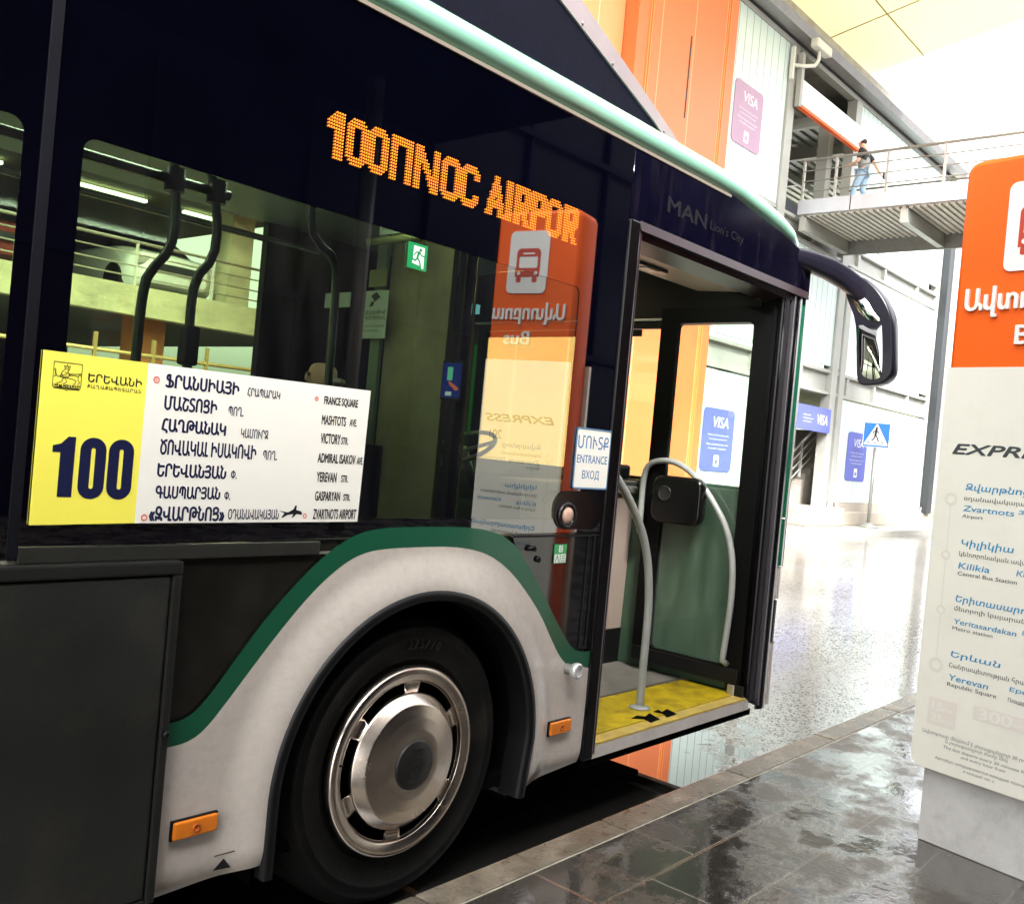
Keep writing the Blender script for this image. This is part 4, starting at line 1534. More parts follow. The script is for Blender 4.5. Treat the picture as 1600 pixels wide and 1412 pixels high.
# exterior mirror
arm = MB()
pth = smooth_line([(2.46, .045, 2.67), (2.56, -.005, 2.672), (2.70, -.05, 2.665), (2.80, -.11, 2.625), (2.865, -.17, 2.565), (2.89, -.215, 2.50)], 24) if False else None
P3 = [Vector(q) for q in ((2.46, .07, 2.622), (2.54, .03, 2.622), (2.64, -.01, 2.615), (2.75, -.055, 2.600), (2.84, -.10, 2.570), (2.91, -.15, 2.53), (2.95, -.20, 2.47))]
mrows = []
for i, p in enumerate(P3):
    t_ = (P3[min(i + 1, len(P3) - 1)] - P3[max(i - 1, 0)]).normalized()
    s_ = t_.cross(Vector((0, 0, 1))).normalized()
    u_ = s_.cross(t_)
    hw, hh = .050 - .002 * i, [.036, .048, .054, .057, .057, .055, .050][i]
    mrows.append([p + s_ * hw * math.copysign(abs(cos(2 * pi * k / 20)) ** .6, cos(2 * pi * k / 20)) + u_ * hh * math.copysign(abs(sin(2 * pi * k / 20)) ** .6, sin(2 * pi * k / 20)) for k in range(21)])
am = MB().sheet(mrows)
for row in (mrows[0], mrows[-1]):
    b = bmesh.new()
    b.faces.new([b.verts.new(q) for q in row[:-1]])
    am.add(b)
mir = am.build("wing_mirror", mat("mirror_black", (.010, .009, .016), rough=.28, noise=.2), bus)
# housing: outline in the plane facing the driver
hous = smooth_line([(-.096, 2.507), (-.126, 2.438), (-.161, 2.371), (-.18, 2.283), (-.195, 2.13), (-.207, 2.028), (-.224, 2.008), (-.275, 2.009), (-.334, 2.021), (-.371, 2.057), (-.376, 2.107), (-.359, 2.282), (-.347, 2.362), (-.31, 2.438), (-.264, 2.5), (-.22, 2.543), (-.173, 2.581), (-.12, 2.56), (-.096, 2.507)], 70)[:-1]
MX = frame((2.90, 0, 0), (0, -1, 0), (0, 0, 1))
hl = [(-y, z) for y, z in hous]
me = flat_mesh([hl], extrude=.042, bevel=.008)
me.transform(frame((2.955, 0, 0), (0, -1, 0), (0, 0, 1)))
link("mirror_housing", me, mat("mirror_black", (.010, .009, .016)), mir)
mg = mat("mirror_glass", (.85, .87, .85), rough=.01, metal=1.0)


def bulged(loop, xx, depth, tilt=0.0):
    cy = sum(p[0] for p in loop) / len(loop); cz = sum(p[1] for p in loop) / len(loop)
    rows = []
    for i in range(9):
        t_ = i / 8
        rows.append([(xx - depth * (1 - t_ * t_) + tilt * (cy + (p[0] - cy) * t_), cy + (p[0] - cy) * t_, cz + (p[1] - cz) * t_) for p in loop + loop[:1]])
    return MB().sheet(rows)


g1 = smooth_line([(-.142, 2.464), (-.159, 2.476), (-.201, 2.472), (-.224, 2.441), (-.26, 2.389), (-.299, 2.348), (-.29, 2.338), (-.259, 2.337), (-.217, 2.357), (-.18, 2.391), (-.153, 2.433), (-.142, 2.464)], 40)[:-1]
bulged(g1, 2.903, .012).build("wide_angle_glass", mg, mir)
g2 = smooth_line([(-.184, 2.320), (-.184, 2.322), (-.306, 2.323), (-.308, 2.321), (-.324, 2.181), (-.333, 2.061), (-.323, 2.038), (-.283, 2.03), (-.236, 2.044), (-.215, 2.079), (-.198, 2.181), (-.184, 2.320)], 50)[:-1]
bulged(g2, 2.903, .004).build("mirror_glass", mg, mir)

# ================================================================== PEOPLE


def skin_body(name, verts, edges, radii, m, parent=None, root=0, sub=2, xf=None):
    me = bpy.data.meshes.new(name)
    me.from_pydata(verts, edges, [])
    o = bpy.data.objects.new(name, me)
    COL.objects.link(o)
    md = o.modifiers.new("skin", 'SKIN')
    for i, r in enumerate(radii):
        d = me.skin_vertices[0].data[i]
        d.radius = (r, r) if isinstance(r, float) else r
        d.use_root = (i == root)
    md.use_smooth_shade = True
    s = o.modifiers.new("sub", 'SUBSURF')
    s.levels = s.render_levels = sub
    dg = bpy.context.evaluated_depsgraph_get()
    em = bpy.data.meshes.new_from_object(o.evaluated_get(dg))
    bpy.data.objects.remove(o)
    bpy.data.meshes.remove(me)
    if xf is not None:
        em.transform(xf)
    return link(name, em, m, parent)


skin_m = mat("skin", (.60, .34, .23), rough=.5, noise=.08)


def person(label, loc, heading, J, colors, group=None, hold=None, hair_thin=False):
    """J: joints in a frame facing +y; builds body, hair and clothes as children"""
    root = thing("person", label, "person", loc, group)
    xf = Matrix.Translation(loc) @ Matrix.Rotation(heading, 4, 'Z')
    V, E, R = [], [], []

    def add(p, r, par=None):
        V.append(tuple(p)); R.append(r)
        if par is not None:
            E.append((par, len(V) - 1))
        return len(V) - 1
    pel = add(J['pelvis'], (.15, .11))
    wst = add(J['waist'], (.135, .10), pel)
    chs = add(J['chest'], (.165, .115), wst)
    nkb = add(J['neckbase'], (.075, .07), chs)
    nk = add(J['neck'], .056, nkb)
    hd_ = Vector(J['head'])
    h1 = add(hd_ + Vector((0, .012, -.055)), (.068, .078), nk)
    h2 = add(hd_ + Vector((0, .0, .02)), (.078, .098), h1)
    add(hd_ + Vector((0, -.006, .085)), (.062, .078), h2)
    nose = add(hd_ + Vector((0, .105, -.012)), .014, h2)
    for s, sx in (('l', -1), ('r', 1)):
        sh = add(J['sh_' + s], .066, chs)
        el = add(J['el_' + s], .044, sh)
        wr = add(J['wr_' + s], .030, el)
        dv = (Vector(J['wr_' + s]) - Vector(J['el_' + s])).normalized()
        pa = Vector(J['wr_' + s]) + dv * .075
        ph = add(pa, (.040, .020), wr)
        latv = dv.cross(Vector((0, 1, 0)))
        if latv.length < .2:
            latv = dv.cross(Vector((1, 0, 0)))
        latv.normalize()
        bend = dv.cross(latv).normalized() * .022
        for k, ln in enumerate((.062, .072, .068, .052)):
            b0 = pa + latv * (-.027 + .018 * k) + dv * .02
            f1 = add(b0 + dv * ln * .5 + bend * .3, .0085, ph)
            add(b0 + dv * ln * .9 + bend, .0075, f1)
        t1 = add(pa - latv * .04 + dv * .0, .010, ph)
        add(pa - latv * .052 + dv * .035, .009, t1)
        hp = add(J['hip_' + s], .092, pel)
        kn = add(J['kn_' + s], .060, hp)
        an = add(J['an_' + s], .040, kn)
        heel = Vector(J['an_' + s])
        add(heel + Vector((0, .10, -.055)), (.040, .026), an)
    skin_body("body", V, E, R, skin_m, root, xf=xf)
    # clothes
    cv_, ce, cr_ = [], [], []

    def cad(p, r, par=None):
        cv_.append(tuple(p)); cr_.append(r)
        if par is not None:
            ce.append((par, len(cv_) - 1))
        return len(cv_) - 1
    a = cad(J['pelvis'], (.172, .13))
    b_ = cad(J['waist'], (.165, .13), a)
    c_ = cad(J['chest'], (.195, .14), b_)
    cad(Vector(J['neckbase']) - Vector((0, 0, .02)), (.10, .085), c_)
    for s in 'lr':
        e_ = cad(J['sh_' + s], .085, c_)
        cad(Vector(J['sh_' + s]).lerp(Vector(J['el_' + s]), .85), .062, e_)
    skin_body("shirt", cv_, ce, cr_, colors['shirt'], root, xf=xf)
    if 'vest' in colors:
        skin_body("vest", [J['pelvis'], J['waist'], tuple(Vector(J['chest']) + Vector((0, 0, .04)))], [(0, 1), (1, 2)], [(.185, .142), (.18, .145), (.20, .155)], colors['vest'], root, xf=xf)
    tv, te, tr_ = [tuple(Vector(J['pelvis']) + Vector((0, 0, .02)))], [], [(.165, .125)]
    for s in 'lr':
        for nm, r in (('hip_', .112), ('kn_', .078), ('an_', .066)):
            tv.append(tuple(J[nm + s])); tr_.append(r)
            te.append((0, len(tv) - 1) if nm == 'hip_' else (len(tv) - 2, len(tv) - 1))
    skin_body("trousers", tv, te, tr_, colors['trousers'], root, xf=xf)
    for s in 'lr':
        q = Vector(J['an_' + s])
        skin_body("shoe", [tuple(q + Vector((0, -.03, -.045))), tuple(q + Vector((0, .06, -.055))), tuple(q + Vector((0, .16, -.065)))], [(0, 1), (1, 2)], [(.045, .042), (.046, .036), (.042, .026)], colors['shoe'], root, xf=xf)
    hv = [tuple(hd_ + Vector((0, -.035, -.01))), tuple(hd_ + Vector((0, -.03, .05))), tuple(hd_ + Vector((0, -.0, .088)))]
    hr = [(.080, .082), (.081, .088), (.070, .080)]
    if hair_thin:
        hv = [tuple(hd_ + Vector((0, -.05, -.045))), tuple(hd_ + Vector((0, -.045, .015)))]
        hr = [(.080, .070), (.0805, .075)]
    skin_body("hair", hv, [(i, i + 1) for i in range(len(hv) - 1)], hr, colors['hair'], root, xf=xf)
    eyes = MB()
    for sx in (-1, 1):
        b = bmesh.new()
        bmesh.ops.create_icosphere(b, subdivisions=2, radius=.011)
        eyes.add(b, xf @ Matrix.Translation(hd_ + Vector((sx * .032, .088, .015))))
        b = bmesh.new()
        bmesh.ops.create_icosphere(b, subdivisions=2, radius=.02)
        eyes.add(b, xf @ Matrix.Translation(hd_ + Vector((sx * .077, -.0, -.005))) @ Matrix.Diagonal((.5, .8, 1.4, 1)))
    eyes.build("face_details", mat("face_dark", (.10, .05, .035), rough=.4), root)
    return root


JW = dict(pelvis=(0, 0, .93), waist=(0, .01, 1.08), chest=(0, .02, 1.28), neckbase=(0, .03, 1.44), neck=(0, .045, 1.50), head=(0, .09, 1.60),
          sh_l=(-.19, .02, 1.39), el_l=(-.24, .06, 1.12), wr_l=(-.17, .28, 1.07), sh_r=(.19, .01, 1.39), el_r=(.25, -.16, 1.16), wr_r=(.25, -.28, .95),
          hip_l=(-.09, 0, .88), kn_l=(-.10, .17, .50), an_l=(-.10, .20, .10), hip_r=(.09, 0, .88), kn_r=(.10, .03, .48), an_r=(.10, -.26, .14))
walker = person("man in grey vest, dark T-shirt and pale blue jeans crossing the footbridge with a phone", (20.35, 7.05, 7.90), 0.0, JW,
                dict(shirt=mat("tshirt_dark", (.02, .02, .022), rough=.8), vest=mat("vest_grey", (.22, .23, .22), rough=.7, noise=.1), trousers=mat("pale_jeans", (.30, .42, .55), rough=.8, noise=.1),
                     shoe=mat("shoe_white", (.6, .6, .6), rough=.6), hair=mat("hair_dark", (.03, .022, .018), rough=.7)))
ph = MB().box(20.35 + .22, 20.35 + .30, 7.05 - .42, 7.05 - .38, 7.90 + .77, 7.90 + .91, .006).build("phone", mat("phone_black", (.01, .01, .01), rough=.2))
tag(ph, "black phone in the walking man's trailing hand", "phone")
JS = dict(pelvis=(0, 0, .0), waist=(0, -.02, .15), chest=(0, -.03, .35), neckbase=(0, -.01, .51), neck=(0, .0, .57), head=(0, .035, .66),
          sh_l=(-.19, -.03, .46), el_l=(-.23, .02, .19), wr_l=(-.15, .24, .12), sh_r=(.19, -.03, .46), el_r=(.23, .02, .19), wr_r=(.15, .24, .12),
          hip_l=(-.10, .02, -.02), kn_l=(-.12, .42, .0), an_l=(-.12, .44, -.40), hip_r=(.10, .02, -.02), kn_r=(.12, .42, .0), an_r=(.12, .44, -.40))
rider = person("grey-haired passenger seated inside the bus, head showing above the route sign", (.93, 1.734, 1.105), RAD(62), JS,
               dict(shirt=mat("shirt_dark_blue", (.012, .014, .022), rough=.8), trousers=mat("trousers_dark", (.01, .01, .012), rough=.8), shoe=mat("shoe_black", (.01, .01, .01), rough=.5),
                    hair=mat("hair_grey", (.30, .28, .25), rough=.8, noise=.2, nscale=60)), hair_thin=True)

# ================================================================== BUS STOP TOTEM
TA = Vector((1.922, -.967, 0))
TU = Vector((-.2, -.98, 0)).normalized()          # along the face, away from the kerb
TN = TU.cross(Vector((0, 0, 1)))                  # face normal, towards the rear of the bus
TF = frame((TA.x, TA.y, 0), TU, (0, 0, 1))
TWD, TTH = .525, .20
tot = thing("bus_stop_sign", "tall orange and white bus stop pillar on a grey pedestal, at the kerb", "sign", (TA.x, TA.y, WALK_Z))
tot_or = mat("totem_orange", (.90, .125, .010), rough=.5, ior=1.3, noise=.05, nscale=2)
tot_wh = mat("totem_white", (.80, .77, .67), rough=.35, coat=.2, noise=.03, nscale=2, dirt=(.62, .58, .49), dscale=6, damt=.25)


def tslab(name, loop, m, z0, z1, parent, bevel=0.0):
    """flat shape on the totem, from z0 to z1 along the face normal"""
    me = flat_mesh(loop if isinstance(loop[0][0], (tuple, list)) else [loop], extrude=(z1 - z0) / 2, bevel=bevel)
    me.transform(TF @ Matrix.Translation((0, 0, (z0 + z1) / 2)))
    return link(name, me, m, parent)


r_ = .055
top = [(0, 1.9855)] + arc(r_, 2.815 - r_, r_, 180, 90, 6) + arc(TWD - r_, 2.815 - r_, r_, 90, 0, 6) + [(TWD, 1.9855)]
botl = [(0, 1.985)] + arc(.035, .385 + .035, .035, 180, 270, 6) + arc(TWD - .035, .385 + .035, .035, 270, 360, 6) + [(TWD, 1.985)]
core_l = rrect(.022, .407, TWD - .022, 2.793, .034, 6)
header = tslab("orange_body", core_l, tot_or, -TTH + .03, -.012, tot, bevel=.022)
plate_l = [(-.001, 1.985)] + arc(.042, .383 + .043, .043, 180, 270, 6) + arc(TWD - .042, .383 + .043, .043, 270, 360, 6) + [(TWD + .001, 1.985)]
lower = tslab("route_panel", plate_l, tot_wh, -.008, .0165, tot)
tslab("rear_panel", [(-.018, 1.985)] + arc(.02, .385 + .035, .038, 180, 270, 6) + arc(TWD - .02, .385 + .035, .038, 270, 360, 6) + [(TWD + .018, 1.985)], tot_wh, -TTH - .02, -TTH + .005, tot)
ped = MB()
b = bmesh.new()
bmesh.ops.create_cube(b, size=1)
for v in b.verts:
    v.co = TF @ Vector((TWD / 2 + v.co.x * (TWD - .085), .08 + (v.co.y + .5) * .31, -.10 + v.co.z * .15))
bmesh.ops.bevel(b, geom=b.edges[:], offset=.004, segments=1, affect='EDGES')
ped.add(b)
ped.build("pedestal", mat("pedestal_stone", (.58, .56, .53), rough=.5, noise=.12, nscale=5, dirt=(.25, .23, .2), dscale=7, damt=.5, bump=.2, bscale=30), tot)
icon = tslab("bus_icon_plate", rrect(.186, 2.355, .434, 2.700, .030), mat("plate_white", (.80, .78, .72), rough=.35, noise=.02), .008, .018, header)
# bus pictogram
PO = (.030, .010)
busout = [(.205, 2.435), (.205, 2.55)] + arc(.235, 2.565, .030, 180, 110, 5) + arc(.325, 2.565, .030, 70, 0, 5) + [(.355, 2.435)]
feet1 = rrect(.215, 2.405, .245, 2.436, .008, 3); feet2 = rrect(.315, 2.405, .345, 2.436, .008, 3)
tslab("bus_pictogram", [[(a + PO[0], c + PO[1]) for a, c in Q] for Q in [busout, rrect(.222, 2.485, .338, 2.548, .008), rrect(.242, 2.560, .318, 2.571, .005), circle(.228, 2.457, .011, 16), circle(.332, 2.457, .011, 16)]], mat("icon_red", (.50, .045, .015), rough=.4), .0182, .0195, icon)
for f_ in (feet1, feet2):
    tslab("pictogram_wheel", [(a + PO[0], c + PO[1]) for a, c in f_], mat("icon_red", (.5, .045, .015)), .0182, .0195, icon)
t = MB()
TL = TF @ Matrix.Translation((0, 0, .017))
fit_text(t, "Ավտոբուս", .052, 2.183, .450, .118, TL, bold=.03, ext=.05, realext=.006)
fit_text(t, "Bus", .258, 2.072, .160, .072, TL, bold=.03, ext=.05, realext=.006)
t.build("header_lettering", mat("letter_white", (.82, .80, .74), rough=.35), header)
TP = TF @ Matrix.Translation((0, 0, .0176))
t = MB()
fit_text(t, "EXPRESS", .055, 1.640, .42, .040, TP, bold=.075, shear=.55)
t.build("express_lettering", mat("express_grey", (.05, .06, .06), rough=.3), lower)
t = MB()
fit_text(t, "EXPRESS", .083, 1.6615, .405, .0075, TF @ Matrix.Translation((0, 0, .0018)), bold=.02, shear=.4) if False else None
cyan = mat("cyan_ink", (.012, .24, .46), rough=.4)
for s, x_, z_, w_, h_ in (("Զվարթնոց", .121, 1.492, .24, .036), ("Zvartnots", .119, 1.418, .196, .022), ("Կիլիկիա", .123, 1.272, .200, .036), ("Kilikia", .122, 1.191, .122, .024),
                          ("Երիտասարդական", .122, 1.052, .40, .036), ("Yeritasardakan", .123, .973, .241, .020), ("Երևան", .124, .836, .191, .031), ("Yerevan", .123, .751, .156, .023),
                          ("Звартноц", .330, 1.424, .17, .020), ("Киликия", .345, 1.197, .15, .022), ("Еритасардакан", .385, .980, .15, .019), ("Ереван", .359, .762, .13, .021)):
    fit_text(t, s, x_, z_, w_, h_, TP, bold=.022, shear=.15)
t.build("stop_lettering", cyan, lower)
t = MB()
for s, x_, z_, w_, h_ in (("օդանավակայան", .119, 1.455, .25, .024), ("Airport", .119, 1.388, .081, .017), ("կենտրոնական ավտոկայան", .121, 1.236, .36, .024), ("Central Bus Station", .122, 1.165, .228, .015),
                          ("մետրոյի կայարան", .122, 1.020, .27, .024), ("Metro station", .122, .949, .157, .014), ("Հանրապետության հրապարակ", .122, .796, .39, .025), ("Republic Square", .122, .722, .192, .020),
                          ("Площадь Республики", .358, .722, .17, .020), ("201", .378, 1.543, .078, .050)):
    fit_text(t, s, x_, z_, w_, h_, TP, bold=.004)
t.build("place_lettering", mat("dark_ink", (.03, .03, .035), rough=.4), lower)
t = MB()
for s, x_, z_, w_, h_ in (("Ավտոբուսը մեկնում է յուրաքանչյուր 30 րոպեն", .039, .517, .44, .020), ("և յուրաքանչյուր ժամը մեկ", .136, .500, .24, .018), ("The bus departs every 30 minutes from", .128, .478, .34, .015),
                          ("and every hour from", .202, .459, .17, .015), ("Автобус отправляется каждые полчаса", .100, .428, .37, .015), ("и каждый час с", .216, .411, .12, .013)):
    fit_text(t, s, x_, z_, w_, h_, TP, shear=.1)
t.build("timetable_lettering", mat("grey_ink", (.10, .10, .10), rough=.4), lower)
pale = mat("pale_print", (.60, .58, .51), rough=.4)
t = MB()
for x_, z_, a_, b_ in ((.067, 1.459, .026, .015), (.067, 1.236, .019, .011), (.068, 1.017, .019, .011), (.070, .796, .030, .017)):
    t.addmesh(flat_mesh([circle(x_, z_, a_), circle(x_, z_, b_)]), TP.copy())
for z0, z1 in ((1.255, 1.433), (1.036, 1.217), (.826, .998)):
    t.addmesh(flat_mesh([[(.066, z0), (.070, z0), (.070, z1), (.066, z1)]]), TP.copy())
t.build("route_line", mat("faint_print", (.72, .68, .59), rough=.4), lower)
t = MB()
t.addmesh(flat_mesh([[(.054, .560), (.170, .560), (.170, .668), (.054, .668)]]), TP.copy())
t.addmesh(flat_mesh([[(.233, .625), (.50, .625), (.50, .680), (.233, .680)]]), TP.copy())
t.build("faded_boxes", mat("faded_pink", (.75, .68, .60), rough=.4), lower)
t = MB()
fit_text(t, "15", .070, .622, .045, .030, TF @ Matrix.Translation((0, 0, .0186)), bold=.04)
fit_text(t, "км", .118, .622, .034, .014, TF @ Matrix.Translation((0, 0, .0186)), bold=.02)
fit_text(t, "25", .070, .576, .045, .030, TF @ Matrix.Translation((0, 0, .0186)), bold=.04)
fit_text(t, "min", .118, .576, .042, .018, TF @ Matrix.Translation((0, 0, .0186)), bold=.02)
fit_text(t, "300", .255, .632, .125, .042, TF @ Matrix.Translation((0, 0, .0186)), bold=.05)
fit_text(t, "AMD", .385, .634, .06, .020, TF @ Matrix.Translation((0, 0, .0186)), bold=.03)
t.build("fare_lettering", mat("fare_white", (.78, .75, .68), rough=.4), lower)

# ================================================================== BUILDING ACROSS THE ROAD
WY = 8.3
poly = lined("polycarbonate_sheet", (.58, .69, .65), (.14, .19, .17), .32, .020, axis=0, rough=.3, noise=.05)
steel = mat("pale_steel", (.34, .34, .31), rough=.45, noise=.08, nscale=3)
dsteel = mat("dark_steel", (.022, .024, .027), rough=.45, noise=.15)
bld = thing("car_park_building", "pale translucent-clad car park building with steel columns and stairs, across the road", "building", (22, WY, .12))


def panel(name, x0, x1, z0, z1, m=poly, y=WY):
    return MB().box(x0, x1, y, y + .06, z0, z1).build(name, m, bld)


panel("cladding_panel", 15.56, 18.45, 7.7, 11.45)
panel("cladding_panel", 22.78, 30.35, 7.9, 11.45)
panel("cladding_panel", 15.56, 20.4, 4.35, 7.1)
panel("cladding_panel", 15.56, 20.4, .9, 3.55)
panel("cladding_panel", 20.42, 22.95, 4.35, 7.1)
panel("cladding_panel", 23.3, 30.2, 4.35, 7.1)
panel("cladding_panel", 23.3, 30.2, .75, 3.55)
bm_ = MB()
bm_.box(15.56, 30.35, WY - .02, WY + .25, 3.60, 3.68); bm_.box(15.56, 30.35, WY + .10, WY + .16, 3.68, 4.17); bm_.box(15.56, 30.35, WY - .02, WY + .25, 4.17, 4.25)
bm_.box(15.56, 30.35, WY - .02, WY + .25, 7.15, 7.23); bm_.box(15.56, 30.35, WY + .10, WY + .16, 7.23, 7.60); bm_.box(15.56, 30.35, WY - .02, WY + .25, 7.60, 7.68)
bm_.box(15.56, 30.35, WY - .02, WY + .2, 11.46, 11.58)
for x_ in (18.0, 20.6, 22.6, 23.6, 25.6, 28.4):
    bm_.box(x_, x_ + .14, WY + .0, WY + .1, 3.68, 4.17)
    bm_.box(x_, x_ + .14, WY + .0, WY + .1, 7.23, 7.60)
bm_.build("floor_beams", steel, bld)
for x0, x1, z0, z1 in ((18.46, 18.82, .5, 11.45), (22.42, 22.78, .55, 11.45), (22.96, 23.29, .55, 7.1), (20.2, 20.4, .12, 3.6)):
    MB().box(x0, x1, WY - .06, WY + .2, z0, z1).build("column", steel, bld)
MB().box(30.20, 30.305, WY - .07, WY + .2, .5, 11.3).build("column", steel, bld)
MB().box(30.31, 30.75, WY - .30, WY + .3, .5, 11.3).build("corner_column", dsteel, bld)
MB().box(30.755, 30.80, WY - .33, WY + .3, .5, 11.3).build("column_flange", steel, bld)
ev = MB()
ev.prism([(WY - .35, 11.62), (WY + .2, 11.62), (WY + .2, 11.80), (WY - .42, 11.80)], 0, 15.6, 30.9)
ev.build("gutter", mat("gutter_grey", (.30, .29, .29), rough=.35, metal=.5, noise=.1), bld)
MB().box(15.6, 31.0, WY - .10, WY + 9, 11.805, 12.30).build("roof_slab", mat("roof_concrete", (.42, .40, .35), rough=.7, noise=.2, nscale=2, dirt=(.25, .23, .2), damt=.5), bld)
MB().box(15.6, 31.0, WY - .06, WY + .16, 11.581, 11.619).build("eave_shadow_gap", dsteel, bld)
conc = mat("plinth_concrete", (.34, .30, .245), rough=.6, noise=.15, nscale=2, dirt=(.36, .3, .24), damt=.5)
pl_ = MB().box(21.0, 23.4, WY - .35, WY + .5, .12, .62, .04).box(23.4, 31.3, WY - .2, WY + .5, .12, .50, .03).box(23.4, 30.2, WY - .03, WY + .4, .5, .74)
pl_.box(15.56, 20.1, WY - .15, WY + .4, .12, .88, .03)
pl_.build("plinth", conc, bld)
for x_ in (23.12, 30.54):
    zf = .62 if x_ < 25 else .5
    for k in (-.30, .30):
        MB().prism([(x_ + k * .55, zf), (x_ + k * 1.25, zf), (x_ + k * .55, zf + .28)], 1, WY - .13, WY - .105).build("column_foot", steel, bld)
# floors and interior seen through the openings
it = MB()
it.box(15.6, 30.3, WY + .3, WY + 14, 7.25, 7.6)
it.box(15.6, 30.3, WY + .3, WY + 14, 3.7, 4.1)
it.build("floor_slab", mat("slab_grey", (.30, .29, .26), rough=.7, noise=.1), bld)
dk = mat("corrugated_deck", (.40, .40, .36), rough=.45, metal=.2)
dc = MB()
for k in range(46):
    dc.box(15.6, 30.3, WY + .3 + .3 * k, WY + .3 + .3 * k + .16, 11.05, 11.12)
dc.box(15.6, 30.3, WY + .3, WY + 14, 11.12, 11.16)
for x_ in (17.2, 19.6, 22.0, 24.4, 26.8):
    dc.box(x_, x_ + .15, WY + .3, WY + 14, 10.75, 11.05)
for y_ in (11.5, 14.5, 17.5):
    dc.box(15.6, 30.3, y_, y_ + .12, 10.55, 10.75)
dc.build("roof_deck", dk, bld)
MB().box(15.6, 30.3, WY + 14, WY + 14.2, .1, 11.1).build("back_wall", mat("back_wall", (.12, .12, .11), rough=.8), bld)
MB().box(18.9, 22.3, WY + .9, WY + 1.1, 7.6, 8.5).build("parapet", mat("parapet_dark", (.035, .036, .045), rough=.6), bld)
MB().box(22.1, 22.41, WY + .5, WY + .8, 7.7, 11.0).build("column", steel, bld)
br_ = MB()
for a, bb in (((18.9, WY + 3, 7.7), (22.3, WY + 5, 10.5)), ((22.3, WY + 3, 7.7), (18.9, WY + 5, 10.5)), ((18.9, WY + 6, 10.4), (22.3, WY + 1.5, 10.4))):
    br_.tube([a, bb], .045, 8)
br_.build("wind_bracing", steel, bld)
# orange block and yellow block beside it
orange_m = mat("orange_cladding", (.78, .25, .035), rough=.4, noise=.05, nscale=.8)
ob = thing("orange_tower", "bright orange clad block joined to the car park, with fine vertical joints", "building", (13.8, WY, .12))
MB().box(12.0, 15.54, WY - .25, WY + 6, .12, 16).build("cladding", lined("orange_sheet", (.62, .16, .05), (.74, .32, .14), 1.16, .03, axis=0, rough=.4), ob)
oj = MB()
for x_ in (12.35, 12.42, 15.12, 15.2):
    oj.box(x_, x_ + .03, WY - .27, WY - .2505, .12, 16)
oj.build("cladding_trim", mat("orange_trim", (.72, .24, .06), rough=.4), ob)
MB().box(13.80, 13.83, WY - .262, WY - .2505, 8.2, 9.8).build("cladding_slot", dsteel, ob)
yb = thing("yellow_block", "yellow clad wall left of the orange block, seen through the windscreen", "building", (10, WY, .12))
MB().box(7.75, 11.98, WY + .05, WY + 2, .0, 16).build("cladding", lined("yellow_sheet", (.70, .36, .15), (.80, .52, .30), 1.4, .035, axis=0, rough=.42), yb)
MB().box(7.60, 7.745, WY - .0, WY + .3, .0, 16).build("corner_trim", steel, yb)
kk = thing("yellow_kiosk", "narrow yellow kiosk with a pale window, behind the bus driver's side window", "kiosk", (6.6, 8.0, 0))
MB().box(5.6, 7.10, 7.6, 9.2, ROAD_Z, 2.32, .04).build("kiosk_body", mat("kiosk_yellow", (.80, .40, .03), rough=.4, noise=.06), kk)
kw = MB().box(5.65, 7.02, 7.66, 9.1, 2.321, 3.62, .03).build("kiosk_window", mat("kiosk_window_pale", (.62, .74, .60), rough=.25, noise=.1), kk)
MB().box(5.62, 7.06, 7.62, 7.655, 2.62, 2.67).build("window_bar", dsteel, kk)
MB().box(5.5, 7.2, 7.5, 9.3, 3.621, 3.74, .03).build("kiosk_roof", dsteel, kk)
MB().tube([(7.42, 7.9, ROAD_Z), (7.42, 7.9, 4.2)], .06, 12).build("kiosk_post", steel, kk)

# posters
blue_p = mat("poster_blue", (.10, .12, .42), rough=.35, noise=.03)
lav_p = mat("poster_faded", (.36, .21, .31), rough=.35, noise=.05)
wht = mat("poster_white", (.80, .80, .82), rough=.4)


def poster(x0, z0, x1, z1, m, label, y=WY):
    me = flat_mesh([rrect(x0, z0, x1, z1, .12)], extrude=.006)
    me.transform(side(y - .012))
    o = link("poster", me, m)
    tag(o, label, "poster", "payment posters on the car park wall")
    S = side(y - .021)
    wd, ht = x1 - x0, z1 - z0
    t = MB()
    fit_text(t, "VISA", x0 + wd * .28, z0 + ht * .70, wd * .52, ht * .17, S, shear=.16)
    lines = ["Վճարեք անհպում քարտով", "հասարակական տրանսպորտում", "Pay contactless by card", "on public transport"]
    for i, s in enumerate(lines):
        fit_text(t, s, x0 + wd * (.16 if i % 2 == 0 else .22), z0 + ht * (.56 - .065 * i - (.02 if i > 1 else 0)), wd * (.68 if i % 2 == 0 else .56), ht * .035, S)
    a0, a1, c0, c1 = x0 + wd * .42, x0 + wd * .58, z0 + ht * .08, z0 + ht * .26
    t.addmesh(flat_mesh([rrect(a0, c0, a1, c1, .02), rrect(a0 + .05, c0 + .05, a1 - .05, c0 + .15, .01)]), S.copy())
    t.build("poster_lettering", wht, o)
    return o


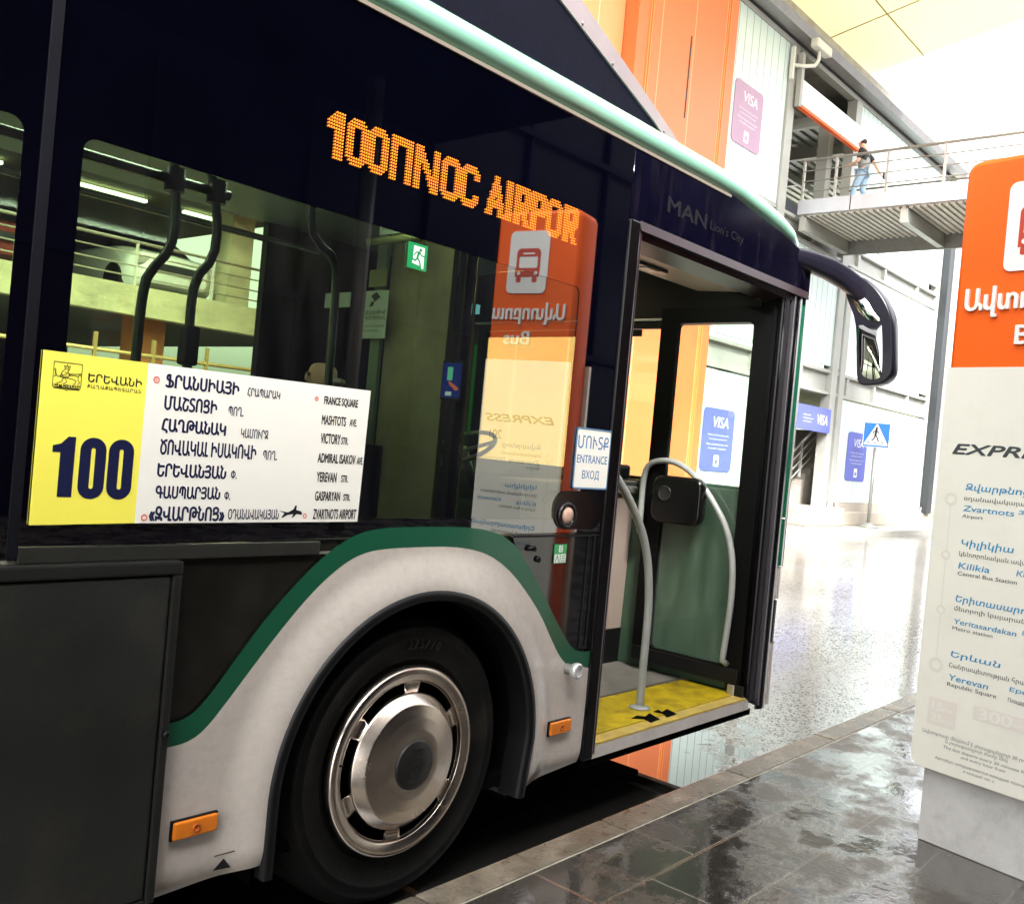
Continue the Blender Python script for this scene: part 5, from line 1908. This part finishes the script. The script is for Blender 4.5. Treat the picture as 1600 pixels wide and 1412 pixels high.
poster(16.08, 8.50, 17.38, 9.86, lav_p, "faded mauve card payment poster high on the wall, right of the orange block")
poster(16.03, 1.33, 17.42, 2.72, blue_p, "blue card payment poster low on the wall, seen through the bus door glass")
poster(24.02, 1.36, 25.44, 2.74, blue_p, "blue card payment poster beside the stairs, partly behind the crossing sign")
me = flat_mesh([[(19.6, 2.57), (22.42, 2.57), (22.42, 3.2), (19.6, 3.2)]], extrude=.03)
me.transform(side(WY - .1))
bn = link("banner", me, blue_p)
tag(bn, "wide blue-violet card payment banner above the stairs, left of the column", "banner")
t = MB()
SB = side(WY - .132)
fit_text(t, "VISA", 21.55, 2.76, .68, .26, SB, shear=.16)
for i, s in enumerate(("Վճարեք անհպում", "հասարակական տրանսպորտում", "քարտով և հեռախոսով")):
    fit_text(t, s, 20.72, 2.93 - .085 * i, (.44, .62, .52)[i], .05, SB)
t.build("banner_lettering", wht, bn)

# hanging board in the opening
hb = MB().box(18.84, 22.40, WY - .22, WY - .12, 10.12, 10.70).build("hanging_board", mat("board_white", (.78, .76, .78), rough=.4))
tag(hb, "white sign board with orange lower edge hanging in the upper opening", "sign")
MB().box(18.80, 22.42, WY - .23, WY - .11, 10.05, 10.1195).build("board_edge", tot_or, hb)
MB().box(18.70, 18.835, WY - .23, WY - .11, 10.05, 11.3).build("board_hanger", steel, hb)
t = MB()
fit_text(t, "VISA", 21.75, 10.28, .45, .16, side(WY - .2215), bold=.02)
fit_text(t, "ԵՎ", 19.0, 10.35, .28, .2, side(WY - .2215))
t.build("board_lettering", mat("board_grey", (.62, .60, .66), rough=.4), hb)
tl = MB().tube([(19.3, 11.0, 10.45), (20.9, 11.0, 10.45)], .05, 10).build("tube_light", emis("tube_glow", (1, .98, .9), 4))
tag(tl, "lit white tube lamp under the upper car park roof", "lamp")
# camera on its bracket
cam_r = thing("security_camera", "pale security camera on a curved bracket under the eave", "camera", (18.7, WY, 11.0))
cw = mat("camera_white", (.66, .66, .60), rough=.4)
MB().tube(smooth_line([(18.45, WY - .05, 10.98), (18.75, WY - .25, 11.0), (19.0, WY - .42, 11.06), (19.05, WY - .45, 11.25), (19.05, WY - .45, 11.38)], 20) if False else
          [(18.45, WY - .05, 10.95), (18.75, WY - .25, 10.98), (18.98, WY - .40, 11.05), (19.05, WY - .45, 11.2), (19.05, WY - .45, 11.40)], .045, 10).build("bracket", cw, cam_r)
MB().box(18.75, 19.55, WY - .55, WY - .35, 11.41, 11.62, .04).build("camera_housing", cw, cam_r)
MB().lathe([(.07, 0), (.07, .06), (.05, .07), (0, .065)], (19.55, WY - .45, 11.51), axis=0, seg=20).build("camera_lens", dsteel, cam_r)
MB().box(18.40, 18.46, WY - .15, WY - .06, 10.6, 11.35).build("mount_plate", cw, cam_r)

# stairs under the banner
stg = thing("staircase", "grey concrete stair with sloping white handrails beneath the blue banner", "stairs", (22.0, WY + 1.2, .12))
sm_ = MB()
for k in range(16):
    sm_.box(24.2 - .32 * 0 + .0 - 3.4 + .30 * k, 24.2 - 3.4 + .30 * (k + 1), WY + .65, WY + 2.3, .12, .12 + .165 * (k + 1))
sm_.build("steps", mat("stair_concrete", (.34, .31, .27), rough=.7, noise=.15, nscale=4), stg)
rl_ = MB()
for h_ in (.95, .70, .45, .22):
    rl_.tube([(20.6, WY + .68, .25 + h_), (24.2, WY + .68, .25 + h_ + 1.98)], .035 if h_ > .9 else .02, 8)
rl_.build("handrails", steel, stg)
for x_ in (21.4, 22.6, 23.6):
    z_ = .25 + (x_ - 20.6) * .55
    MB().box(x_ - .03, x_ + .03, WY + .65, WY + .71, z_, z_ + .95).build("handrail_post", steel, stg)
MB().box(20.4, 23.0, WY + 2.4, WY + 2.5, .12, 3.6).build("stair_back", mat("stair_dark", (.02, .022, .025), rough=.8), stg)

# crossing sign
csn = thing("crossing_sign", "blue square pedestrian crossing sign on a thin grey post", "sign", (24.57, 7.7, .12))
MB().tube([(24.57, 7.72, .12), (24.57, 7.72, 2.45)], .05, 12).build("post", mat("post_grey", (.36, .36, .33), rough=.4, metal=.5), csn)
MB().lathe([(.28, 0), (.28, .03), (.1, .09), (.05, .14)], (24.57, 7.72, .12), axis=2, seg=20).build("post_base", mat("post_grey", (.36, .36, .33)), csn)
SR = Vector((.347, -.938, 0)).normalized()
SGN = SR.cross(Vector((0, 0, 1)))
SO = Vector((24.57, 7.72, 2.70)) + SGN * .07


def sframe(d):
    return frame(SO + SGN * d, SR, (0, 0, 1))


pw = flat_mesh([rrect(-.35, -.345, .35, .345, .03)], extrude=.012)
pw.transform(sframe(0))
plt = link("sign_plate", pw, mat("plate_edge_white", (.75, .75, .75), rough=.4), csn)


def cs_(px, pz):       # sign drawing, 0..200 right, 0..180 down
    return (-.35 + px * .70 / 200, .345 - pz * .69 / 180)


m1 = flat_mesh([[cs_(*q) for q in ((5, 4), (195, 4), (195, 176), (5, 176))]]); m1.transform(sframe(.014))
link("blue_field", m1, mat("sign_blue", (.012, .16, .52), rough=.35), plt)
m1 = flat_mesh([[cs_(*q) for q in ((96, 10), (104, 10), (188, 156), (186, 164), (12, 164), (10, 156))]]); m1.transform(sframe(.017))
link("white_triangle", m1, mat("plate_edge_white", (.75, .75, .75)), plt)
t = MB()
SG = sframe(.020)
t.addmesh(flat_mesh([[cs_(*q) for q in circle(98, 40, 9, 18)]]), SG.copy())
for pts, wd in (([(97, 52), (94, 74), (92, 92)], .062), ([(92, 92), (86, 112), (68, 132)], .033), ([(95, 92), (108, 112), (118, 136)], .033), ([(93, 58), (76, 68), (72, 84)], .024), ([(99, 58), (112, 70), (120, 80)], .024),
                ([(38, 148), (50, 142)], .024), ([(88, 146), (100, 146)], .024), ([(142, 142), (156, 148)], .024)):
    stroke(t, [cs_(*q) for q in pts], wd, SG)
t.build("walking_figure", black_ink, plt)

# ================================================================== FOOTBRIDGE
fb = thing("footbridge", "grey steel footbridge with pipe railings leaving the car park's upper floor", "bridge", (20.8, 4.0, 7.6))
fasc = mat("bridge_fascia", (.50, .52, .56), rough=.35, metal=.2, noise=.08, nscale=2)
grey_st = mat("bridge_grey", (.20, .20, .19), rough=.5, noise=.12)
YB0 = -20
MB().box(19.40, 19.46, YB0, WY - .1, 7.66, 8.0).build("fascia", fasc, fb)
fj = MB()
for y_ in (-6, -2.5, 1.0, 4.3, 6.9):
    fj.box(19.392, 19.3995, y_, y_ + .02, 7.66, 8.0)
fj.build("fascia_joint", dsteel, fb)
MB().box(22.14, 22.2, YB0, WY - .1, 7.25, 8.0).build("fascia", grey_st, fb)
dk2 = MB()
k = 0
y_ = YB0
while y_ < WY - .2:
    dk2.box(19.47, 22.13, y_, y_ + .075, 7.60, 7.64)
    y_ += .15
dk2.box(19.47, 22.13, YB0, WY - .1, 7.64, 7.72)
dk2.build("deck", mat("deck_metal", (.45, .43, .38), rough=.5, noise=.08), fb)
for y_ in (-8.0, -5.2, -2.4, .4, 3.2, 5.6, 8.0):
    MB().box(19.47, 22.13, y_, y_ + .16, 7.28, 7.599).build("cross_beam", steel, fb)
rb = MB()
for z_, r in ((8.95, .035), (8.70, .016), (8.45, .016), (8.20, .016)):
    rb.tube([(19.43, YB0, z_), (19.43, WY - .15, z_)], r, 8)
rb.build("railing", mat("rail_pale", (.42, .40, .36), rough=.4, metal=.4), fb)
for y_ in (-6, -4.5, -3, -1.5, 0.0, 1.6, 3.2, 4.85, 6.1, 7.3, 8.1):
    MB().box(19.40, 19.46, y_, y_ + .05, 8.0, 8.95).build("railing_post", mat("rail_pale", (.42, .40, .36)), fb)
rb = MB()
for z_, r in ((8.95, .03), (8.6, .014), (8.3, .014)):
    rb.tube([(22.17, YB0, z_), (22.17, WY - .15, z_)], r, 8)
rb.build("railing", mat("rail_pale", (.42, .40, .36)), fb)

# ================================================================== GARAGE SEEN THROUGH THE BUS
GY = 14.0
gar = thing("open_parking_deck", "open concrete parking deck with pipe railings, seen through the bus windows", "car park", (0, GY, 0))
gc = mat("garage_concrete", (.62, .56, .36), rough=.7, noise=.12, nscale=1.5, dirt=(.22, .20, .14), dscale=1.1, damt=.75, stretch=(1, 1, 2.2))
MB().box(-30, 11, GY, GY + .3, 3.18, 3.70).build("spandrel", gc, gar)
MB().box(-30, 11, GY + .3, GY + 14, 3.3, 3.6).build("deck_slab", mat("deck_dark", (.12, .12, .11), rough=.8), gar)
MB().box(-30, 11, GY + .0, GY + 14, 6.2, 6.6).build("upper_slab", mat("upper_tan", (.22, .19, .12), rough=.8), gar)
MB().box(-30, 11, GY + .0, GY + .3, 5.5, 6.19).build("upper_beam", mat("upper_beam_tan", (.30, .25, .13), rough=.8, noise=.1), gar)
gr_ = MB()
for z_ in (4.47, 4.26, 4.05, 3.86):
    gr_.tube([(-30, GY + .1, z_), (11, GY + .1, z_)], .028 if z_ > 4.4 else .014, 8)
for k in range(28):
    gr_.box(-30 + 1.5 * k, -29.96 + 1.5 * k, GY + .08, GY + .12, 3.7, 4.47)
gr_.build("railing", mat("garage_rail", (.66, .63, .55), rough=.4), gar)
for x_ in (8.1, 1.0, -6):
    MB().box(x_, x_ + .5, GY + .5, GY + 1.0, 3.6, 6.2).build("pillar", gc, gar)
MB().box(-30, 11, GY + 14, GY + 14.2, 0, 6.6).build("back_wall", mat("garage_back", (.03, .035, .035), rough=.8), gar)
MB().box(6.35, 6.95, GY + .6, GY + 1.1, -.02, 3.3).build("orange_pillar", mat("pillar_orange", (.60, .22, .08), rough=.6), gar)
for x_ in (3.5, 6.5, 9.0):
    MB().box(x_, x_ + 1.6, GY + 4, GY + 4.12, 6.08, 6.14).build("tube_lamp", emis("garage_tube", (.95, 1, .85), 2), gar)
fnp = MB()
for k in range(12):
    fnp.box(1.5 + .9 * k, 1.55 + .9 * k, GY - 2.5, GY - 2.45, ROAD_Z, 2.6)
fnp.tube([(1.4, GY - 2.47, 2.35), (11.5, GY - 2.47, 2.35)], .03, 8)
fno = fnp.build("fence", mat("fence_brass", (.55, .38, .16), rough=.4, metal=.4))
tag(fno, "low pipe fence in front of the parking deck, seen above the route sign", "fence")


def car(label, x_, y_, z_, m, heading=0.0):
    """front faces -y; about 4.3 m long"""
    c = thing("parked_car", label, "car", (x_, y_, z_), "cars on the parking deck")
    X = Matrix.Translation((x_, y_, z_)) @ Matrix.Rotation(heading, 4, 'Z')
    sec = [(-2.1, .60, .30, .68), (-2.0, .78, .22, .82), (-1.5, .86, .20, .95), (-1.0, .88, .20, 1.0), (.0, .89, .20, 1.0), (1.3, .88, .20, 1.02), (1.95, .84, .24, 1.0), (2.1, .72, .35, .9)]
    rows = []
    for yy, hw, z0, z1 in sec:
        rows.append([X @ Vector((hw * sx, yy, zz)) for sx, zz in ((-.9, z0), (-1, z0 + .12), (-1, (z0 + z1) / 2), (-.97, z1 - .08), (-.85, z1), (0, z1 + .03), (.85, z1), (.97, z1 - .08), (1, (z0 + z1) / 2), (1, z0 + .12), (.9, z0), (-.9, z0))])
    bd = MB().sheet(rows)
    for row in (rows[0], rows[-1]):
        b = bmesh.new(); b.faces.new([b.verts.new(q) for q in row[:-1]]); bd.add(b)
    bd.build("body", m, c)
    rows = []
    for yy, hw, zz in ((-1.15, .80, 1.0), (-.45, .66, 1.45), (.2, .66, 1.50), (1.1, .66, 1.46), (1.75, .78, 1.0)):
        rows.append([X @ Vector((sx * hw, yy, zz)) for sx in (-1, 0, 1)])
    R2 = []
    for yy, hw, zz in ((-1.15, .80, 1.0), (-.45, .66, 1.45), (.2, .66, 1.50), (1.1, .66, 1.46), (1.75, .78, 1.0)):
        R2.append([X @ Vector((-.83, yy, 1.0)), X @ Vector((-hw, yy, zz)), X @ Vector((hw, yy, zz)), X @ Vector((.83, yy, 1.0))])
    MB().sheet(R2, smooth=False).build("cabin_glass", mat("car_glass", (.015, .02, .02), rough=.08), c)
    MB().sheet([[X @ Vector((sx * .67, yy, zz)) for sx in (-1, 0, 1)] for yy, zz in ((-.46, 1.462), (.2, 1.515), (1.12, 1.475))]).build("roof", m, c)
    for sx in (-1, 1):
        b = bmesh.new(); bmesh.ops.create_cube(b, size=1)
        mm = MB(); mm.add(b, X @ Matrix.Translation((sx * .62, -2.02, .68)) @ Matrix.Diagonal((.34, .1, .12, 1)))
        mm.build("headlight", mat("headlight", (.7, .72, .7), rough=.1, metal=.5), c)
        for yy in (-1.3, 1.3):
            b = bmesh.new(); bmesh.ops.create_cone(b, cap_ends=True, segments=28, radius1=.32, radius2=.32, depth=.2)
            mm = MB(); mm.add(b, X @ Matrix.Translation((sx * .80, yy, .32)) @ Matrix.Rotation(pi / 2, 4, 'Y'))
            mm.build("wheel", rubber, c)
    b = bmesh.new(); bmesh.ops.create_cube(b, size=1)
    mm = MB(); mm.add(b, X @ Matrix.Translation((0, -2.12, .60)) @ Matrix.Diagonal((.9, .04, .14, 1)))
    mm.build("grille", dsteel, c)
    return c


car("white car parked behind the deck railing, between the bus handrails", 7.1, GY + 2.7, 3.6, mat("car_white", (.78, .78, .74), rough=.2, coat=.5))
car("dark red car parked at the left end of the deck, behind the railing", 4.3, GY + 2.9, 3.6, mat("car_red", (.16, .03, .025), rough=.25, coat=.5))
car("silver car parked further left on the deck, behind the rear bus window", 1.9, GY + 2.8, 3.6, mat("car_silver", (.40, .40, .40), rough=.25, metal=.6))

# ================================================================== CANOPY, FAR RIGHT, TERMINAL SIDE
cpy = thing("terminal_canopy", "pale yellow curved canopy soffit high above the car park roof", "canopy", (24, 12, 13.2))
cy_m = bpy.data.materials.new("brightened_soffit")       # translucency added to brighten the soffit from above
cy_m.use_nodes = True
n_ = cy_m.node_tree
pb_ = n_.nodes["Principled BSDF"]
pb_.inputs['Base Color'].default_value = (.82, .74, .46, 1)
pb_.inputs['Roughness'].default_value = .7
tr_ = n_.nodes.new("ShaderNodeBsdfTranslucent")
tr_.inputs[0].default_value = (.78, .70, .42, 1)
mx_ = n_.nodes.new("ShaderNodeMixShader")
mx_.inputs[0].default_value = .14
n_.links.new(pb_.outputs[0], mx_.inputs[1])
n_.links.new(tr_.outputs[0], mx_.inputs[2])
n_.links.new(mx_.outputs[0], n_.nodes["Material Output"].inputs[0])
rows = []
for i in range(11):
    yy = 1.0 + 3.2 * i
    xe = 21.6 + .358 * (yy - 0.5)
    rows.append([(xe - 22 * (1 - j / 8), yy, 13.0 + 1.6 * ((1 - j / 8) ** 2)) for j in range(9)])
MB().sheet(rows).build("soffit", cy_m, cpy)
fe = MB()
fe.sheet([[row[-1] for row in rows], [(row[-1][0] + .02, row[-1][1], row[-1][2] + .35) for row in rows]])
fe.sheet([rows[0], [(p[0], p[1], p[2] + .35) for p in rows[0]]])
fe.build("edge", mat("canopy_edge", (.7, .64, .42), rough=.6), cpy)
cj = MB()
for i in (2, 3, 4):
    A = rows[i]
    cj.tube([(p[0], p[1] - .2, p[2] - .012) for p in A], .02, 6)
for j in (5, 6, 7):
    cj.tube([(row[j][0], row[j][1], row[j][2] - .012) for row in rows], .014, 6)
cj.build("panel_joint", mat("canopy_joint", (.45, .38, .18), rough=.6), cpy)

fw = thing("boundary_wall", "pale wall with a thin rail on top, at the far right", "wall", (60, 14, 0))
MB().box(38, 120, 14.0, 14.4, .05, 1.25).build("wall_base", mat("wall_ochre", (.50, .44, .28), rough=.7, noise=.1), fw)
MB().box(38, 120, 14.5, 30, 1.0, 4.2).build("wall_upper", mat("wall_white", (.50, .50, .49), rough=.6, noise=.05), fw)
rw = MB()
for z_ in (4.6, 5.2):
    rw.tube([(38, 14.6, z_), (120, 14.6, z_)], .03, 6)
for k in range(24):
    rw.box(38 + 1.8 * k, 38.05 + 1.8 * k, 14.58, 14.63, 4.2, 5.2)
rw.build("wall_rail", steel, fw)

term = thing("terminal_building", "long dark blue-glazed terminal front on the pavement side, mirrored in the bus", "building", (10, -11, WALK_Z))
MB().box(-14, 75, -14.0, -10.0, WALK_Z, 9.8).build("glazed_front", mat("terminal_blue", (.0012, .0015, .008), rough=.4, ior=1.1, noise=.5, nscale=.4), term)
tmul = MB()
for k in range(36):
    tmul.box(-13.5 + 2.5 * k, -13.42 + 2.5 * k, -9.995, -9.9, WALK_Z, 9.8)
for z_ in (3.4, 7.4):
    tmul.box(-14, 75, -9.899, -9.86, z_, z_ + .12)
tmul.build("mullions", mat("mullion_dark", (.003, .0035, .013), rough=.6, ior=1.1), term)

fc = thing("added_shade_canopy", "added dark flat canopy, out of view, shading the pavement and bus side", "canopy", (-3, -5.6, WALK_Z))  # unseen slab added to keep sun off the bus side and pavement
MB().box(-14, 9.0, -9.85, -3.6, 6.50, 6.75, .02).build("shade_slab", mat("shade_navy", (.0015, .002, .009), rough=.6, ior=1.1, noise=.2, nscale=1), fc)
for x_ in (-9.0, -3.5, 6.5):
    MB().lathe([(.12, 0), (.12, 6.41)], (x_, -8.5, WALK_Z + .01), axis=2, seg=20).build("column", dsteel, fc)
